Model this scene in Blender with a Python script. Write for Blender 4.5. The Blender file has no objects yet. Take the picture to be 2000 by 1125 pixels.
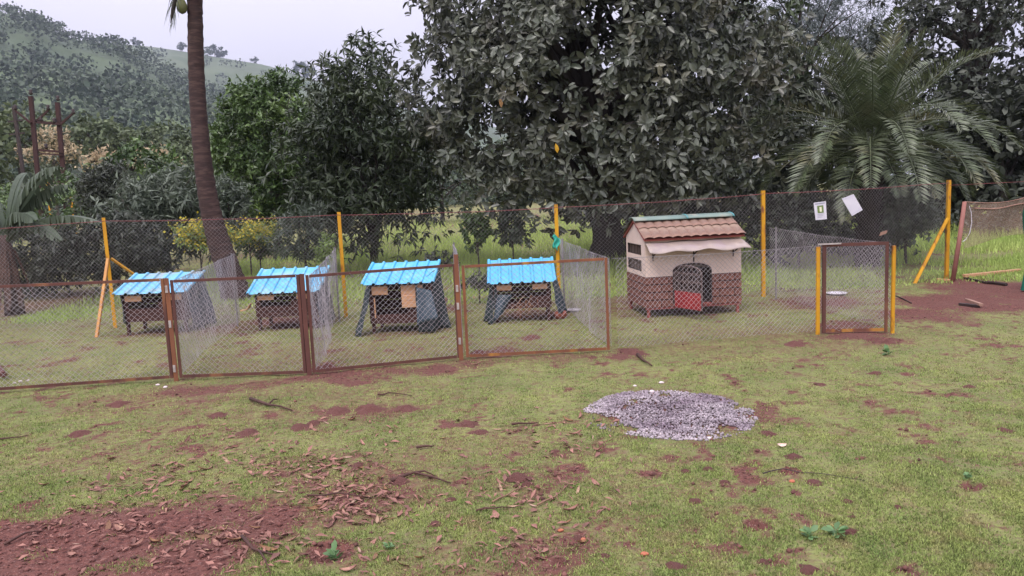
import bpy, math, random
import numpy as np
from mathutils import Vector, Matrix
random.seed(7); rng = np.random.default_rng(7)
PI = math.pi
scene = bpy.context.scene
col = scene.collection

# ------------------------------------------------------------------ camera
FPX, PITCH, ROLL, EYE = 1480.0, math.radians(7.0), math.radians(2.5), 1.65
_F = Vector((0, math.cos(PITCH), -math.sin(PITCH))); _up = Vector((0, math.sin(PITCH), math.cos(PITCH))); _rt = Vector((1, 0, 0))
_R = _rt * math.cos(ROLL) - _up * math.sin(ROLL); _U = _rt * math.sin(ROLL) + _up * math.cos(ROLL)
cd = bpy.data.cameras.new('camera'); cam = bpy.data.objects.new('camera', cd); col.objects.link(cam)
m = Matrix.Identity(4)
for i in range(3):
    m[i][0] = _R[i]; m[i][1] = _U[i]; m[i][2] = -_F[i]
m.translation = (0, 0, EYE); cam.matrix_world = m
cd.sensor_width = 36.0; cd.lens = 36.0 * FPX / 2000.0; cd.clip_start = 0.05; cd.clip_end = 8000
scene.camera = cam

def ray(px, py): return _F + _R * ((px - 1000) / FPX) + _U * ((562.5 - py) / FPX)
def G(px, py):                                  # the ground point seen at a photo pixel
    d = ray(px, py); t = -EYE / d.z; return Vector((d.x * t, d.y * t, 0))
def V(px, py, Y):                               # the point at depth Y along a pixel's direction
    d = ray(px, py); t = Y / d.y; return Vector((d.x * t, Y, EYE + d.z * t))

# ------------------------------------------------------------------ sky, sun, exposure
world = bpy.data.worlds.new('World'); scene.world = world; world.use_nodes = True
nt = world.node_tree; nt.nodes.clear()
SUN_EL, SUN_AZ = math.radians(58), math.radians(205)      # azimuth clockwise from +Y: behind the camera, a little left
def wn(t): return nt.nodes.new(t)
sky = wn('ShaderNodeTexSky'); sky.sky_type = 'NISHITA'; sky.sun_disc = False
sky.sun_elevation = SUN_EL; sky.sun_rotation = SUN_AZ; sky.dust_density = 3.0
tc = wn('ShaderNodeTexCoord'); sep = wn('ShaderNodeSeparateXYZ'); nt.links.new(tc.outputs['Generated'], sep.inputs[0])
mx = wn('ShaderNodeMath'); mx.operation = 'MAXIMUM'; mx.inputs[1].default_value = 0.0; nt.links.new(sep.outputs[2], mx.inputs[0])
ma = wn('ShaderNodeMath'); ma.operation = 'MULTIPLY_ADD'; ma.inputs[1].default_value = 1.68; ma.inputs[2].default_value = 0.80
nt.links.new(mx.outputs[0], ma.inputs[0])               # standard overcast sky: zenith brighter than horizon
cn = wn('ShaderNodeTexNoise'); cn.inputs['Scale'].default_value = 2.2; cn.inputs['Detail'].default_value = 4; nt.links.new(tc.outputs['Generated'], cn.inputs['Vector'])
cm = wn('ShaderNodeMapRange'); cm.inputs[1].default_value = 0.3; cm.inputs[2].default_value = 0.7; cm.inputs[3].default_value = 0.93; cm.inputs[4].default_value = 1.05
nt.links.new(cn.outputs['Fac'], cm.inputs[0])
mu = wn('ShaderNodeMath'); mu.operation = 'MULTIPLY'; nt.links.new(ma.outputs[0], mu.inputs[0]); nt.links.new(cm.outputs[0], mu.inputs[1])
oc = wn('ShaderNodeMixRGB'); oc.blend_type = 'MULTIPLY'; oc.inputs[0].default_value = 1.0; oc.inputs[1].default_value = (6.15, 5.75, 6.75, 1)
nt.links.new(mu.outputs[0], oc.inputs[2])
mix = wn('ShaderNodeMixRGB'); mix.inputs[0].default_value = 0.88; nt.links.new(sky.outputs[0], mix.inputs[1]); nt.links.new(oc.outputs[0], mix.inputs[2])
bg = wn('ShaderNodeBackground'); bg.inputs['Strength'].default_value = 0.1; nt.links.new(mix.outputs[0], bg.inputs[0])
wo = wn('ShaderNodeOutputWorld'); nt.links.new(bg.outputs[0], wo.inputs[0])
sl = bpy.data.lights.new('sun', 'SUN'); sl.energy = 1.5; sl.angle = math.radians(24); sl.color = (1, 0.95, 0.9)
so = bpy.data.objects.new('sun', sl); col.objects.link(so)
sd = Vector((math.sin(SUN_AZ) * math.cos(SUN_EL), math.cos(SUN_AZ) * math.cos(SUN_EL), math.sin(SUN_EL)))
so.rotation_euler = sd.to_track_quat('Z', 'Y').to_euler(); so.location = sd * 30
vs = scene.view_settings; vs.view_transform = 'Standard'; vs.look = 'None'; vs.gamma = 1.0; vs.exposure = 0.8; vs.use_curve_mapping = False
scene.cycles.max_bounces = 6; scene.cycles.transparent_max_bounces = 12

# ------------------------------------------------------------------ materials
def lin(c):
    return tuple(((v / 255 / 12.92) if v / 255 <= .04045 else ((v / 255 + .055) / 1.055) ** 2.4) for v in c)
MATS = {}
def mat(name, a, b=None, rough=0.7, scale=8.0, detail=5, bump=0.0, bscale=None, island=0.0, spec=0.4, trans=0.0, c=None, cscale=3.0, cthr=(0.55, 0.7), metal=0.0, stretch=None, coord='Object'):
    """a..b noise mix, optional third colour c in patches, per-island variation, bump, translucency."""
    if name in MATS: return MATS[name]
    M = bpy.data.materials.new(name); M.use_nodes = True; t = M.node_tree; N = t.nodes; L = t.links
    p = N['Principled BSDF']; out = N['Material Output']
    b = b or a
    co = N.new('ShaderNodeTexCoord'); src = co.outputs[coord]
    if stretch:
        mp = N.new('ShaderNodeMapping'); mp.inputs['Scale'].default_value = stretch; L.new(src, mp.inputs[0]); src = mp.outputs[0]
    n = N.new('ShaderNodeTexNoise'); n.inputs['Scale'].default_value = scale; n.inputs['Detail'].default_value = detail; L.new(src, n.inputs['Vector'])
    mr = N.new('ShaderNodeMapRange'); mr.inputs[1].default_value = .32; mr.inputs[2].default_value = .68; L.new(n.outputs['Fac'], mr.inputs[0])
    mi = N.new('ShaderNodeMixRGB'); mi.inputs[1].default_value = (*a, 1); mi.inputs[2].default_value = (*b, 1); L.new(mr.outputs[0], mi.inputs[0])
    c_out = mi.outputs[0]
    if c:
        n2 = N.new('ShaderNodeTexNoise'); n2.inputs['Scale'].default_value = cscale; n2.inputs['Detail'].default_value = 6; L.new(src, n2.inputs['Vector'])
        m2 = N.new('ShaderNodeMapRange'); m2.inputs[1].default_value = cthr[0]; m2.inputs[2].default_value = cthr[1]; L.new(n2.outputs['Fac'], m2.inputs[0])
        x2 = N.new('ShaderNodeMixRGB'); x2.inputs[2].default_value = (*c, 1); L.new(m2.outputs[0], x2.inputs[0]); L.new(c_out, x2.inputs[1]); c_out = x2.outputs[0]
    if island:
        g = N.new('ShaderNodeNewGeometry'); m3 = N.new('ShaderNodeMapRange'); m3.inputs[3].default_value = 1 - island; m3.inputs[4].default_value = 1 + island
        L.new(g.outputs['Random Per Island'], m3.inputs[0])
        x3 = N.new('ShaderNodeMixRGB'); x3.blend_type = 'MULTIPLY'; x3.inputs[0].default_value = 1; L.new(c_out, x3.inputs[1]); L.new(m3.outputs[0], x3.inputs[2]); c_out = x3.outputs[0]
    L.new(c_out, p.inputs['Base Color']); p.inputs['Roughness'].default_value = rough; p.inputs['Specular IOR Level'].default_value = spec; p.inputs['Metallic'].default_value = metal
    if bump:
        nb = N.new('ShaderNodeTexNoise'); nb.inputs['Scale'].default_value = bscale or scale * 4; nb.inputs['Detail'].default_value = 5; L.new(src, nb.inputs['Vector'])
        bp = N.new('ShaderNodeBump'); bp.inputs['Strength'].default_value = bump; bp.inputs['Distance'].default_value = 0.02; L.new(nb.outputs['Fac'], bp.inputs['Height']); L.new(bp.outputs[0], p.inputs['Normal'])
    if trans:
        tb = N.new('ShaderNodeBsdfTranslucent'); L.new(c_out, tb.inputs[0]); ms = N.new('ShaderNodeMixShader'); ms.inputs[0].default_value = trans
        L.new(p.outputs[0], ms.inputs[1]); L.new(tb.outputs[0], ms.inputs[2]); L.new(ms.outputs[0], out.inputs[0])
    MATS[name] = M; return M

# ------------------------------------------------------------------ object helpers
def tag(o, label=None, cat=None, group=None, kind=None):
    if label: o['label'] = label
    if cat: o['category'] = cat
    if group: o['group'] = group
    if kind: o['kind'] = kind
    return o
def link(o, parent=None):
    col.objects.link(o)
    if parent is not None: o.parent = parent
    return o
def thing(name, label, cat, loc=(0, 0, 0), rz=0, group=None):
    o = bpy.data.objects.new(name, None); o.empty_display_size = 0.1; link(o); o.location = loc; o.rotation_euler = (0, 0, rz)
    return tag(o, label, cat, group)
def mesh_np(name, verts, faces, mt, smooth=False):
    """verts (N,3) array, faces list of arrays each (M,k)."""
    me = bpy.data.meshes.new(name); verts = np.asarray(verts, np.float32)
    me.vertices.add(len(verts)); me.vertices.foreach_set('co', verts.ravel())
    fl = [np.asarray(f, np.int32) for f in faces if len(f)]
    tot = np.concatenate([np.full(len(f), f.shape[1], np.int32) for f in fl]); idx = np.concatenate([f.ravel() for f in fl])
    st = np.concatenate([[0], np.cumsum(tot)[:-1]]).astype(np.int32)
    me.loops.add(len(idx)); me.loops.foreach_set('vertex_index', idx); me.polygons.add(len(tot)); me.polygons.foreach_set('loop_start', st)
    if smooth: me.polygons.foreach_set('use_smooth', np.ones(len(tot), bool))
    me.update(calc_edges=True); me.materials.append(mt); return me
def obj_np(name, verts, faces, mt, parent=None, smooth=False):
    return link(bpy.data.objects.new(name, mesh_np(name, verts, faces, mt, smooth)), parent)

class MB:
    def __init__(s): s.v = []; s.f = []
    def add(s, vs, fs):
        b = len(s.v); s.v += [tuple(v) for v in vs]; s.f += [tuple(i + b for i in f) for f in fs]; return s
    def box(s, x0, x1, y0, y1, z0, z1):
        return s.add([(x0, y0, z0), (x1, y0, z0), (x1, y1, z0), (x0, y1, z0), (x0, y0, z1), (x1, y0, z1), (x1, y1, z1), (x0, y1, z1)],
                     [(0, 3, 2, 1), (4, 5, 6, 7), (0, 1, 5, 4), (1, 2, 6, 5), (2, 3, 7, 6), (3, 0, 4, 7)])
    def bar(s, p, q, w, t, side=(1, 0, 0)):
        p, q = Vector(p), Vector(q); d = (q - p).normalized(); sd = Vector(side); sd = (sd - d * sd.dot(d)).normalized(); n = d.cross(sd)
        vs = []
        for e in (p, q):
            for a, b in ((-1, -1), (1, -1), (1, 1), (-1, 1)): vs.append(e + sd * (a * w / 2) + n * (b * t / 2))
        return s.add(vs, [(0, 3, 2, 1), (4, 5, 6, 7), (0, 1, 5, 4), (1, 2, 6, 5), (2, 3, 7, 6), (3, 0, 4, 7)])
    def angle(s, p, q, w, th, side, norm):
        """an L-section (angle iron) from p to q"""
        p, q = Vector(p), Vector(q); sd = Vector(side).normalized(); n = Vector(norm).normalized()
        pr = [(0, 0), (w, 0), (w, th), (th, th), (th, w), (0, w)]; vs = []
        for e in (p, q):
            for a, b in pr: vs.append(e + sd * a + n * b)
        fs = [(0, 1, 2, 3), (0, 3, 4, 5), (9, 8, 7, 6), (11, 10, 9, 6)]
        for i in range(6): fs.append((i, i + 6, (i + 1) % 6 + 6, (i + 1) % 6))
        return s.add(vs, fs)
    def tube(s, pts, rad, n=8, cap=True):
        pts = [Vector(p) for p in pts]; rad = rad if isinstance(rad, (list, tuple)) else [rad] * len(pts); b = len(s.v); ref = Vector((0.31, 0.2, 0.93))
        for i, p in enumerate(pts):
            d = (pts[min(i + 1, len(pts) - 1)] - pts[max(i - 1, 0)]).normalized()
            r_ = ref if abs(d.dot(ref)) < .95 else Vector((1, 0, 0)); u = d.cross(r_).normalized(); w = d.cross(u)
            for k in range(n):
                a = 2 * PI * k / n; s.v.append(tuple(p + (u * math.cos(a) + w * math.sin(a)) * rad[i]))
        for i in range(len(pts) - 1):
            for k in range(n):
                s.f.append((b + i * n + k, b + i * n + (k + 1) % n, b + (i + 1) * n + (k + 1) % n, b + (i + 1) * n + k))
        if cap:
            s.f.append(tuple(b + k for k in range(n))[::-1]); s.f.append(tuple(b + (len(pts) - 1) * n + k for k in range(n)))
        return s
    def grid(s, fn, nu, nv):
        b = len(s.v)
        for i in range(nu + 1):
            for j in range(nv + 1): s.v.append(tuple(fn(i / nu, j / nv)))
        for i in range(nu):
            for j in range(nv):
                a = b + i * (nv + 1) + j; s.f.append((a, a + nv + 1, a + nv + 2, a + 1))
        return s
    def mesh(s, name, mt, smooth=False):
        me = bpy.data.meshes.new(name); me.from_pydata(s.v, [], s.f); me.materials.append(mt)
        if smooth: me.polygons.foreach_set('use_smooth', [True] * len(me.polygons))
        me.update(); return me
    def build(s, name, mt, parent=None, smooth=False, bevel=0.0, solid=0.0):
        o = link(bpy.data.objects.new(name, s.mesh(name, mt, smooth)), parent)
        if solid:
            k = o.modifiers.new('thickness', 'SOLIDIFY'); k.thickness = solid; k.offset = 0
        if bevel:
            k = o.modifiers.new('edges', 'BEVEL'); k.width = bevel; k.segments = 1; k.limit_method = 'ANGLE'
        return o
def dup(me, name, parent, M):
    o = bpy.data.objects.new(name, me); link(o, parent); o.matrix_local = M; return o

# numpy value noise
_T = rng.random((256, 256))
def vn(x, y, s=0):
    x = np.asarray(x, float) + s * 17.31; y = np.asarray(y, float) + s * 9.77
    xi = np.floor(x).astype(int); yi = np.floor(y).astype(int); fx = x - xi; fy = y - yi
    fx = fx * fx * (3 - 2 * fx); fy = fy * fy * (3 - 2 * fy); g = lambda a, b: _T[a % 256, b % 256]
    return (g(xi, yi) * (1 - fx) + g(xi + 1, yi) * fx) * (1 - fy) + (g(xi, yi + 1) * (1 - fx) + g(xi + 1, yi + 1) * fx) * fy
def fbm(x, y, s=0, o=4):
    r = 0; a = .5; t = 0
    for k in range(o): r = r + a * vn(np.asarray(x) * 2 ** k, np.asarray(y) * 2 ** k, s + k); t += a; a *= .55
    return r / t
def sstep(a, b, x):
    t = np.clip((np.asarray(x, float) - a) / (b - a), 0, 1); return t * t * (3 - 2 * t)

# ------------------------------------------------------------------ ground
# bare earth (pixel of the photo -> place on the ground): centre, half-width, half-depth, strength
SOIL = [(560, 790, 420, 60, .30), (300, 880, 330, 70, .26), (900, 900, 300, 80, .28), (1250, 930, 300, 70, .2), (700, 700, 500, 40, .3), (1500, 660, 420, 40, .3), (1150, 1050, 300, 80, .28), (150, 1080, 440, 115, 1.05), (420, 1040, 180, 90, .95), (720, 950, 150, 60, .6), (650, 1000, 120, 60, .5), (600, 920, 130, 40, .5), (1050, 960, 60, 40, .5),
        (1040, 1085, 150, 60, .55), (1020, 1125, 120, 50, .6), (840, 1090, 90, 40, .4), (700, 1090, 90, 30, .35), (240, 790, 140, 25, .4), (370, 800, 70, 25, .45), (330, 1000, 90, 40, .3),
        (420, 760, 160, 20, .6), (640, 740, 140, 16, .75), (830, 722, 130, 16, .7), (950, 705, 70, 14, .6), (1090, 697, 140, 10, .5), (1225, 692, 40, 16, .85), (720, 805, 120, 18, .55),
        (1670, 655, 120, 10, .8), (1720, 668, 60, 12, .75), (1640, 640, 90, 18, .7), (1900, 590, 190, 24, 1.0), (1990, 570, 160, 40, 1.0), (1800, 615, 110, 20, .8), (1600, 590, 130, 16, .7),
        (1340, 605, 130, 14, .6), (1230, 600, 60, 30, .5), (560, 630, 110, 12, .7), (460, 640, 70, 14, .5), (1040, 660, 28, 8, .6), (960, 690, 50, 10, .7), (870, 600, 60, 12, .6), (1040, 615, 80, 12, .6),
        (300, 650, 80, 8, .5), (640, 690, 30, 10, .6), (640, 715, 60, 14, .7), (785, 648, 100, 8, .5), (1490, 810, 45, 22, .6), (1150, 835, 20, 10, .3), (1310, 805, 175, 52, .75), (70, 590, 120, 30, .5),
        (780, 530, 140, 16, .55), (500, 500, 60, 10, .5), (1000, 870, 40, 20, .3), (1240, 560, 100, 20, .6), (1100, 545, 110, 14, .5)]
_soil = []
for (px, py, rx, ry, s) in SOIL:
    c = G(px, py); ex = (G(px + rx, py) - c).length; ey = abs(G(px, max(py - ry, 440)).y - G(px, py + ry).y) / 2; _soil.append((c.x, c.y, ex, ey, s))
HOLES = [(1478, 1030, .055, .09), (1897, 956, .045, .05), (645, 1078, .10, .05), (1225, 1064, .022, .04), (1555, 965, .025, .04), (1090, 1100, .035, .06), (930, 1083, .018, .03), (1772, 732, .05, .03), (1680, 895, .025, .03), (1020, 932, .03, .03), (1545, 925, .05, .04), (1770, 1112, .03, .05), (320, 860, .02, .02)]
_hole = [(G(a, b).x, G(a, b).y, r, d) for a, b, r, d in HOLES]
def soil_amt(x, y):
    x = np.asarray(x, float); y = np.asarray(y, float); n = fbm(x * 1.7, y * 1.7, 3); f = fbm(x * 6, y * 6, 9)
    wx = x + (fbm(x * 2.3, y * 2.3, 21) - .5) * .5; wy = y + (fbm(x * 2.3, y * 2.3, 33) - .5) * .5
    s = sstep(.50, .72, fbm(x * 5.5, y * 4.5, 9) * .55 + fbm(x * 17, y * 17, 15, 3) * .45) * .9 * sstep(.25, .6, n)
    for cx, cy, ex, ey, a in _soil:
        r = np.sqrt(((wx - cx) / ex) ** 2 + ((wy - cy) / ey) ** 2); s = np.maximum(s, a * (1 - sstep(.45, 1.25, r)) * (.25 + 1.45 * f))
    for cx, cy, r, d in _hole:
        q = np.hypot(x - cx, y - cy) / r; s = np.maximum(s, 1 - sstep(.9, 1.7, q))
    return np.clip(s, 0, 1)
def gz(x, y):
    x = np.asarray(x, float); y = np.asarray(y, float)
    z = (fbm(x * .8, y * .8, 5) - .5) * .05 + (fbm(x * 5, y * 5, 6) - .5) * .022
    z = z * (1 - sstep(25, 60, y))
    for cx, cy, r, d in _hole:
        q = np.hypot(x - cx, (y - cy)) / r; z = z - d * (1 - sstep(.2, 1.05, q)) + .012 * np.exp(-((q - 1.3) / .3) ** 2)
    return z
def axis(fine):
    return np.unique(np.concatenate(fine))
gx = axis([-np.geomspace(9, 2400, 30), np.arange(-9, -5, .12), np.arange(-5, 7, .042), np.arange(7, 13, .12), np.geomspace(13, 2400, 30)])
gy = axis([-np.geomspace(1, 200, 10), np.arange(-1, 2.8, .3), np.arange(2.8, 7.2, .042), np.arange(7.2, 13, .08), np.arange(13, 30, .35), np.geomspace(30, 2600, 34)])
X, Y = np.meshgrid(gx, gy, indexing='ij'); Z = gz(X, Y); S = soil_amt(X, Y)
nx, ny = X.shape; ii = (np.arange(nx - 1)[:, None] * ny + np.arange(ny - 1)[None, :]).ravel()
M = bpy.data.materials.new('turf_and_red_earth'); M.use_nodes = True; t = M.node_tree; N = t.nodes; L = t.links; p = N['Principled BSDF']
co = N.new('ShaderNodeTexCoord'); at = N.new('ShaderNodeAttribute'); at.attribute_name = 'soil'
def noise(sc, de=5):
    n = N.new('ShaderNodeTexNoise'); n.inputs['Scale'].default_value = sc; n.inputs['Detail'].default_value = de; L.new(co.outputs['Object'], n.inputs['Vector']); return n.outputs['Fac']
def mrange(src, a, b, c=0, d=1):
    n = N.new('ShaderNodeMapRange'); n.inputs[1].default_value = a; n.inputs[2].default_value = b; n.inputs[3].default_value = c; n.inputs[4].default_value = d; L.new(src, n.inputs[0]); return n.outputs[0]
def mixc(fac, a, b):
    n = N.new('ShaderNodeMixRGB'); L.new(fac, n.inputs[0])
    for k, v in ((1, a), (2, b)):
        if isinstance(v, tuple): n.inputs[k].default_value = (*v, 1)
        else: L.new(v, n.inputs[k])
    return n.outputs[0]
grass = mixc(mrange(noise(1.3), .35, .65), (.140, .185, .052), (.225, .25, .080))
grass = mixc(mrange(noise(28), .35, .7), grass, (.175, .145, .08))
grass = mixc(mrange(noise(9, 8), .54, .70), grass, (.150, .100, .060))
soil = mixc(mrange(noise(34, 8), .36, .64), (.070, .027, .023), (.165, .066, .052))
soil = mixc(mrange(noise(2.0), .4, .7), soil, (.130, .058, .047))
soil = mixc(mrange(noise(120, 3), .60, .68), soil, (.25, .15, .13))
ad = N.new('ShaderNodeMath'); ad.operation = 'MULTIPLY_ADD'; ad.inputs[1].default_value = 1.3; L.new(noise(22, 9), ad.inputs[0]); L.new(at.outputs['Fac'], ad.inputs[2])
L.new(mixc(mrange(ad.outputs[0], .74, 1.32), grass, soil), p.inputs['Base Color'])
p.inputs['Roughness'].default_value = .9; p.inputs['Specular IOR Level'].default_value = .2
bp = N.new('ShaderNodeBump'); bp.inputs['Strength'].default_value = .9; bp.inputs['Distance'].default_value = .03; L.new(noise(40, 8), bp.inputs['Height']); L.new(bp.outputs[0], p.inputs['Normal'])
ground = obj_np('ground', np.stack([X.ravel(), Y.ravel(), Z.ravel()], 1), [np.stack([ii, ii + ny, ii + ny + 1, ii + 1], 1)], M, smooth=True)
a_ = ground.data.attributes.new('soil', 'FLOAT', 'POINT'); a_.data.foreach_set('value', S.ravel().astype(np.float32)); tag(ground, kind='structure')

# ------------------------------------------------------------------ turf and taller grass (nobody could count them)
def blades(name, P, L_, W_, lean, mt, label, cat, parent=None, kind='stuff'):
    n = len(P); a = rng.random(n) * 2 * PI; b = rng.random(n) * 2 * PI
    side = np.stack([np.cos(a), np.sin(a), 0 * a], 1) * (W_ / 2)[:, None]
    tip = np.stack([np.cos(b) * lean * L_, np.sin(b) * lean * L_, L_ * np.sqrt(np.maximum(1 - lean ** 2, .05))], 1)
    v = np.stack([P - side, P + side, P + tip], 1).reshape(-1, 3); i = np.arange(n) * 3
    o = obj_np(name, v, [np.stack([i, i + 1, i + 2], 1)], mt, parent); tag(o, label, cat, None, kind); return o
def scatter(n, y0, y1, pw=2.0):
    u = rng.random(n); y = 1 / (1 / y0 + u * (1 / y1 - 1 / y0)) if pw == 2 else y0 + u * (y1 - y0)
    x = (rng.random(n) - .5) * 2 * (y * .74 + 1.7); return x, y
x, y = scatter(345000, 2.9, 12.5)
keep = rng.random(len(x)) > soil_amt(x, y) ** .8 * 1.12 - .02
keep &= fbm(x * 7, y * 7, 40) > rng.random(len(x)) * .5 + .20
x, y = x[keep], y[keep]; n = len(x); k = 4
bx = np.repeat(x, k) + rng.normal(0, .017, n * k); by = np.repeat(y, k) + rng.normal(0, .017, n * k)
hh = (.006 + .014 * rng.random(n * k)) * (.6 + np.repeat(fbm(x * 2, y * 2, 12), k))
turf_m = mat('turf_blades', (.165, .232, .064), (.295, .335, .105), .7, 2.6, detail=7, island=.65, trans=.3, c=(.30, .265, .12), cscale=5, cthr=(.54, .66))
blades('turf', np.stack([bx, by, gz(bx, by) - .002], 1), hh, .004 + .005 * rng.random(n * k), .2 + .75 * rng.random(n * k), turf_m, 'short green turf covering the lawn between bare red earth', 'grass')
x, y = scatter(60000, 11.6, 55, 2)
keep = (y > 11.3 + np.abs(x) * .02) & (rng.random(len(x)) > soil_amt(x, y) * .9) & (x > -8) & (fbm(x * .7, y * .7, 50) > .33 + .2 * rng.random(len(x)))
x, y = x[keep], y[keep]; n = len(x); k = 4
bx = np.repeat(x, k) + rng.normal(0, .06, n * k); by = np.repeat(y, k) + rng.normal(0, .06, n * k)
hh = (.10 + .30 * rng.random(n * k)) * sstep(11.3, 18, by) * (.4 + 1.1 * np.repeat(fbm(x * .5, y * .5, 61), k)) + .05
blades('field_grass', np.stack([bx, by, gz(bx, by)], 1), hh, .010 + .016 * rng.random(n * k), .1 + .5 * rng.random(n * k), mat('field_blades', (.30, .42, .10), (.44, .53, .17), .7, .6, island=.35, trans=.3), 'tall pale green grass growing behind the wire fence', 'grass')

# ------------------------------------------------------------------ hard materials
RUST = mat('rusty_paint', lin((98, 60, 52)), lin((76, 48, 44)), .75, 9, bump=.3, c=lin((126, 84, 58)), cscale=4, cthr=(.55, .66), stretch=(1, 1, .35))
OCHRE = mat('ochre_and_rust_paint', lin((134, 84, 54)), lin((98, 62, 50)), .7, 7, bump=.3, c=lin((160, 112, 50)), cscale=5, cthr=(.54, .62), stretch=(1, 1, .3))
YEL = mat('yellow_post_paint', lin((202, 150, 30)), lin((178, 124, 28)), .5, 6, bump=.15, c=lin((120, 72, 44)), cscale=9, cthr=(.56, .66), stretch=(1, 1, .4))
SILVER = mat('bare_galvanised_patch', lin((190, 182, 178)), lin((150, 140, 135)), .5, 20, metal=.3)
WIRE = mat('galvanised_wire', lin((186, 180, 184)), lin((150, 142, 146)), .5, 3, metal=.35, spec=.5)
WIREB = mat('weathered_wire', lin((142, 138, 140)), lin((112, 106, 106)), .6, 3, metal=.2, spec=.4)
REDWIRE = mat('rusty_top_wire', lin((135, 70, 72)), lin((105, 60, 62)), .7, 10)
BLUE = mat('blue_roof_sheet', lin((78, 166, 208)), lin((98, 180, 216)), .38, 4, c=lin((130, 172, 192)), cscale=6, cthr=(.6, .75), spec=.5, bump=.04, bscale=30)
DARKWOOD = mat('dark_stained_wood', lin((59, 34, 30)), lin((76, 44, 38)), .7, 6, bump=.25, stretch=(1, 6, 14))
PALEWOOD = mat('pale_new_wood', lin((185, 137, 101)), lin((200, 160, 124)), .6, 7, bump=.1, stretch=(1, 5, 18), c=lin((158, 101, 67)), cscale=5)
TARP = mat('dark_green_tarpaulin', lin((31, 42, 44)), lin((45, 57, 58)), .45, 5, bump=.2, bscale=14, spec=.5)
TARPB = mat('blue_grey_tarpaulin', lin((43, 58, 68)), lin((62, 78, 89)), .4, 5, bump=.2, bscale=14, spec=.5)
CREAM = mat('cream_wall_panel', lin((216, 196, 184)), lin((206, 184, 172)), .6, 3, c=lin((190, 165, 150)), cscale=5, cthr=(.62, .8), bump=.03)
BRICK = mat('brown_brick', lin((121, 79, 68)), lin((101, 65, 57)), .85, 6, bump=.3, c=lin((141, 94, 81)), cscale=9)
MORTAR = mat('brown_joint', lin((55, 36, 34)), lin((64, 43, 39)), .9, 10)
TILE = mat('faded_red_roof_tile', lin((138, 106, 90)), lin((112, 90, 80)), .6, 7, c=lin((152, 132, 114)), cscale=3, cthr=(.45, .65), bump=.15, stretch=(1, 1, 1))
TEAL = mat('faded_green_ridge_cap', lin((119, 134, 124)), lin((101, 123, 116)), .5, 6, c=lin((143, 143, 130)), cscale=4)
TEALD = mat('teal_ridge_band', lin((70, 130, 136)), lin((86, 142, 146)), .5, 6)
GRILLE = mat('grey_brown_door_grille', lin((74, 61, 59)), lin((93, 77, 74)), .6, 6)
REDP = mat('red_door_panel', lin((158, 49, 49)), lin((136, 37, 41)), .5, 5, c=lin((128, 51, 51)), cscale=8)
BLACKM = mat('dark_iron', lin((46, 36, 36)), lin((60, 48, 46)), .6, 8)
LEGP = mat('red_oxide_leg', lin((150, 78, 70)), lin((122, 66, 60)), .7, 9)
AWN = mat('crumpled_awning_sheet', lin((158, 143, 132)), lin((141, 127, 123)), .3, 9, c=lin((148, 132, 132)), cscale=6, spec=.6, bump=.25, bscale=12)
PLATE = mat('white_enamel', lin((205, 200, 206)), lin((190, 186, 192)), .35, 5)
PAPER = mat('white_laminated_paper', lin((210, 208, 216)), lin((200, 198, 208)), .3, 5)
WOODGREY = mat('weathered_wood', lin((150, 119, 104)), lin((124, 95, 83)), .8, 6, bump=.2)
CLAY = mat('clay_pot', lin((160, 92, 76)), lin((134, 76, 62)), .8, 6)

# ------------------------------------------------------------------ chain link
def chain_link(P0, P1, h0, h1, z0=0.03, cell=0.0275, r=0.00175, seed=0, sag=.012):
    """woven diamond mesh between two ground points; heights h0 at P0 and h1 at P1; returns verts, faces"""
    P0, P1 = np.array(P0, float), np.array(P1, float); Ln = np.hypot(*(P1 - P0)[:2]); hm = max(h0, h1)
    nu, nv = int(Ln / cell), int(hm / cell); i, j = np.meshgrid(np.arange(nu + 1), np.arange(nv + 1), indexing='ij')
    lr = np.random.default_rng(seed + 5)
    u = i / nu; v = j / nv; top = h0 + (h1 - h0) * u
    d = (P1 - P0)[:2] / Ln; nrm = np.array([-d[1], d[0]])
    jx = lr.normal(0, .0022, i.shape) + (fbm(u * Ln * 2.5, v * 2.5, seed + 70) - .5) * .03 * np.minimum(1, np.minimum(u, 1 - u) * 12)
    jz = lr.normal(0, .0022, i.shape) + (fbm(u * Ln * 2.5, v * 2.5, seed + 90) - .5) * .03 * np.minimum(1, np.minimum(v, 1 - v) * 8)
    off = (fbm(u * Ln * 1.3, v * 1.3, seed + 50) - .5) * 2 * sag * np.minimum(1, np.minimum(u, 1 - u) * 10) + np.where((i + j) % 4 == 0, .0022, -.0022)
    s = u * Ln + jx
    bx = P0[0] + d[0] * s + nrm[0] * off; by = P0[1] + d[1] * s + nrm[1] * off; bz = z0 + v * (top - z0) + jz
    Pn = np.stack([bx, by, bz], -1)
    ok = (i + j) % 2 == 0; segs = []
    for di in (1, -1):
        a = ok & (j < nv) & (i + di >= 0) & (i + di <= nu); ia, ja = i[a], j[a]; segs.append((Pn[ia, ja], Pn[ia + di, ja + 1]))
    A = np.concatenate([q[0] for q in segs]); B = np.concatenate([q[1] for q in segs])
    dd = B - A; dd /= np.linalg.norm(dd, axis=1)[:, None]; n3 = np.array([nrm[0], nrm[1], 0.0]); sd = np.cross(dd, n3); sd /= np.linalg.norm(sd, axis=1)[:, None]
    vs = []
    for E in (A, B):
        for q in range(3):
            an = 2 * PI * q / 3; vs.append(E + (sd * math.cos(an) + n3 * math.sin(an)) * r)
    Vv = np.stack(vs, 1).reshape(-1, 3); k = np.arange(len(A)) * 6
    F = np.concatenate([np.stack([k + q, k + (q + 1) % 3, k + 3 + (q + 1) % 3, k + 3 + q], 1) for q in range(3)])
    return Vv, F
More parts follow.
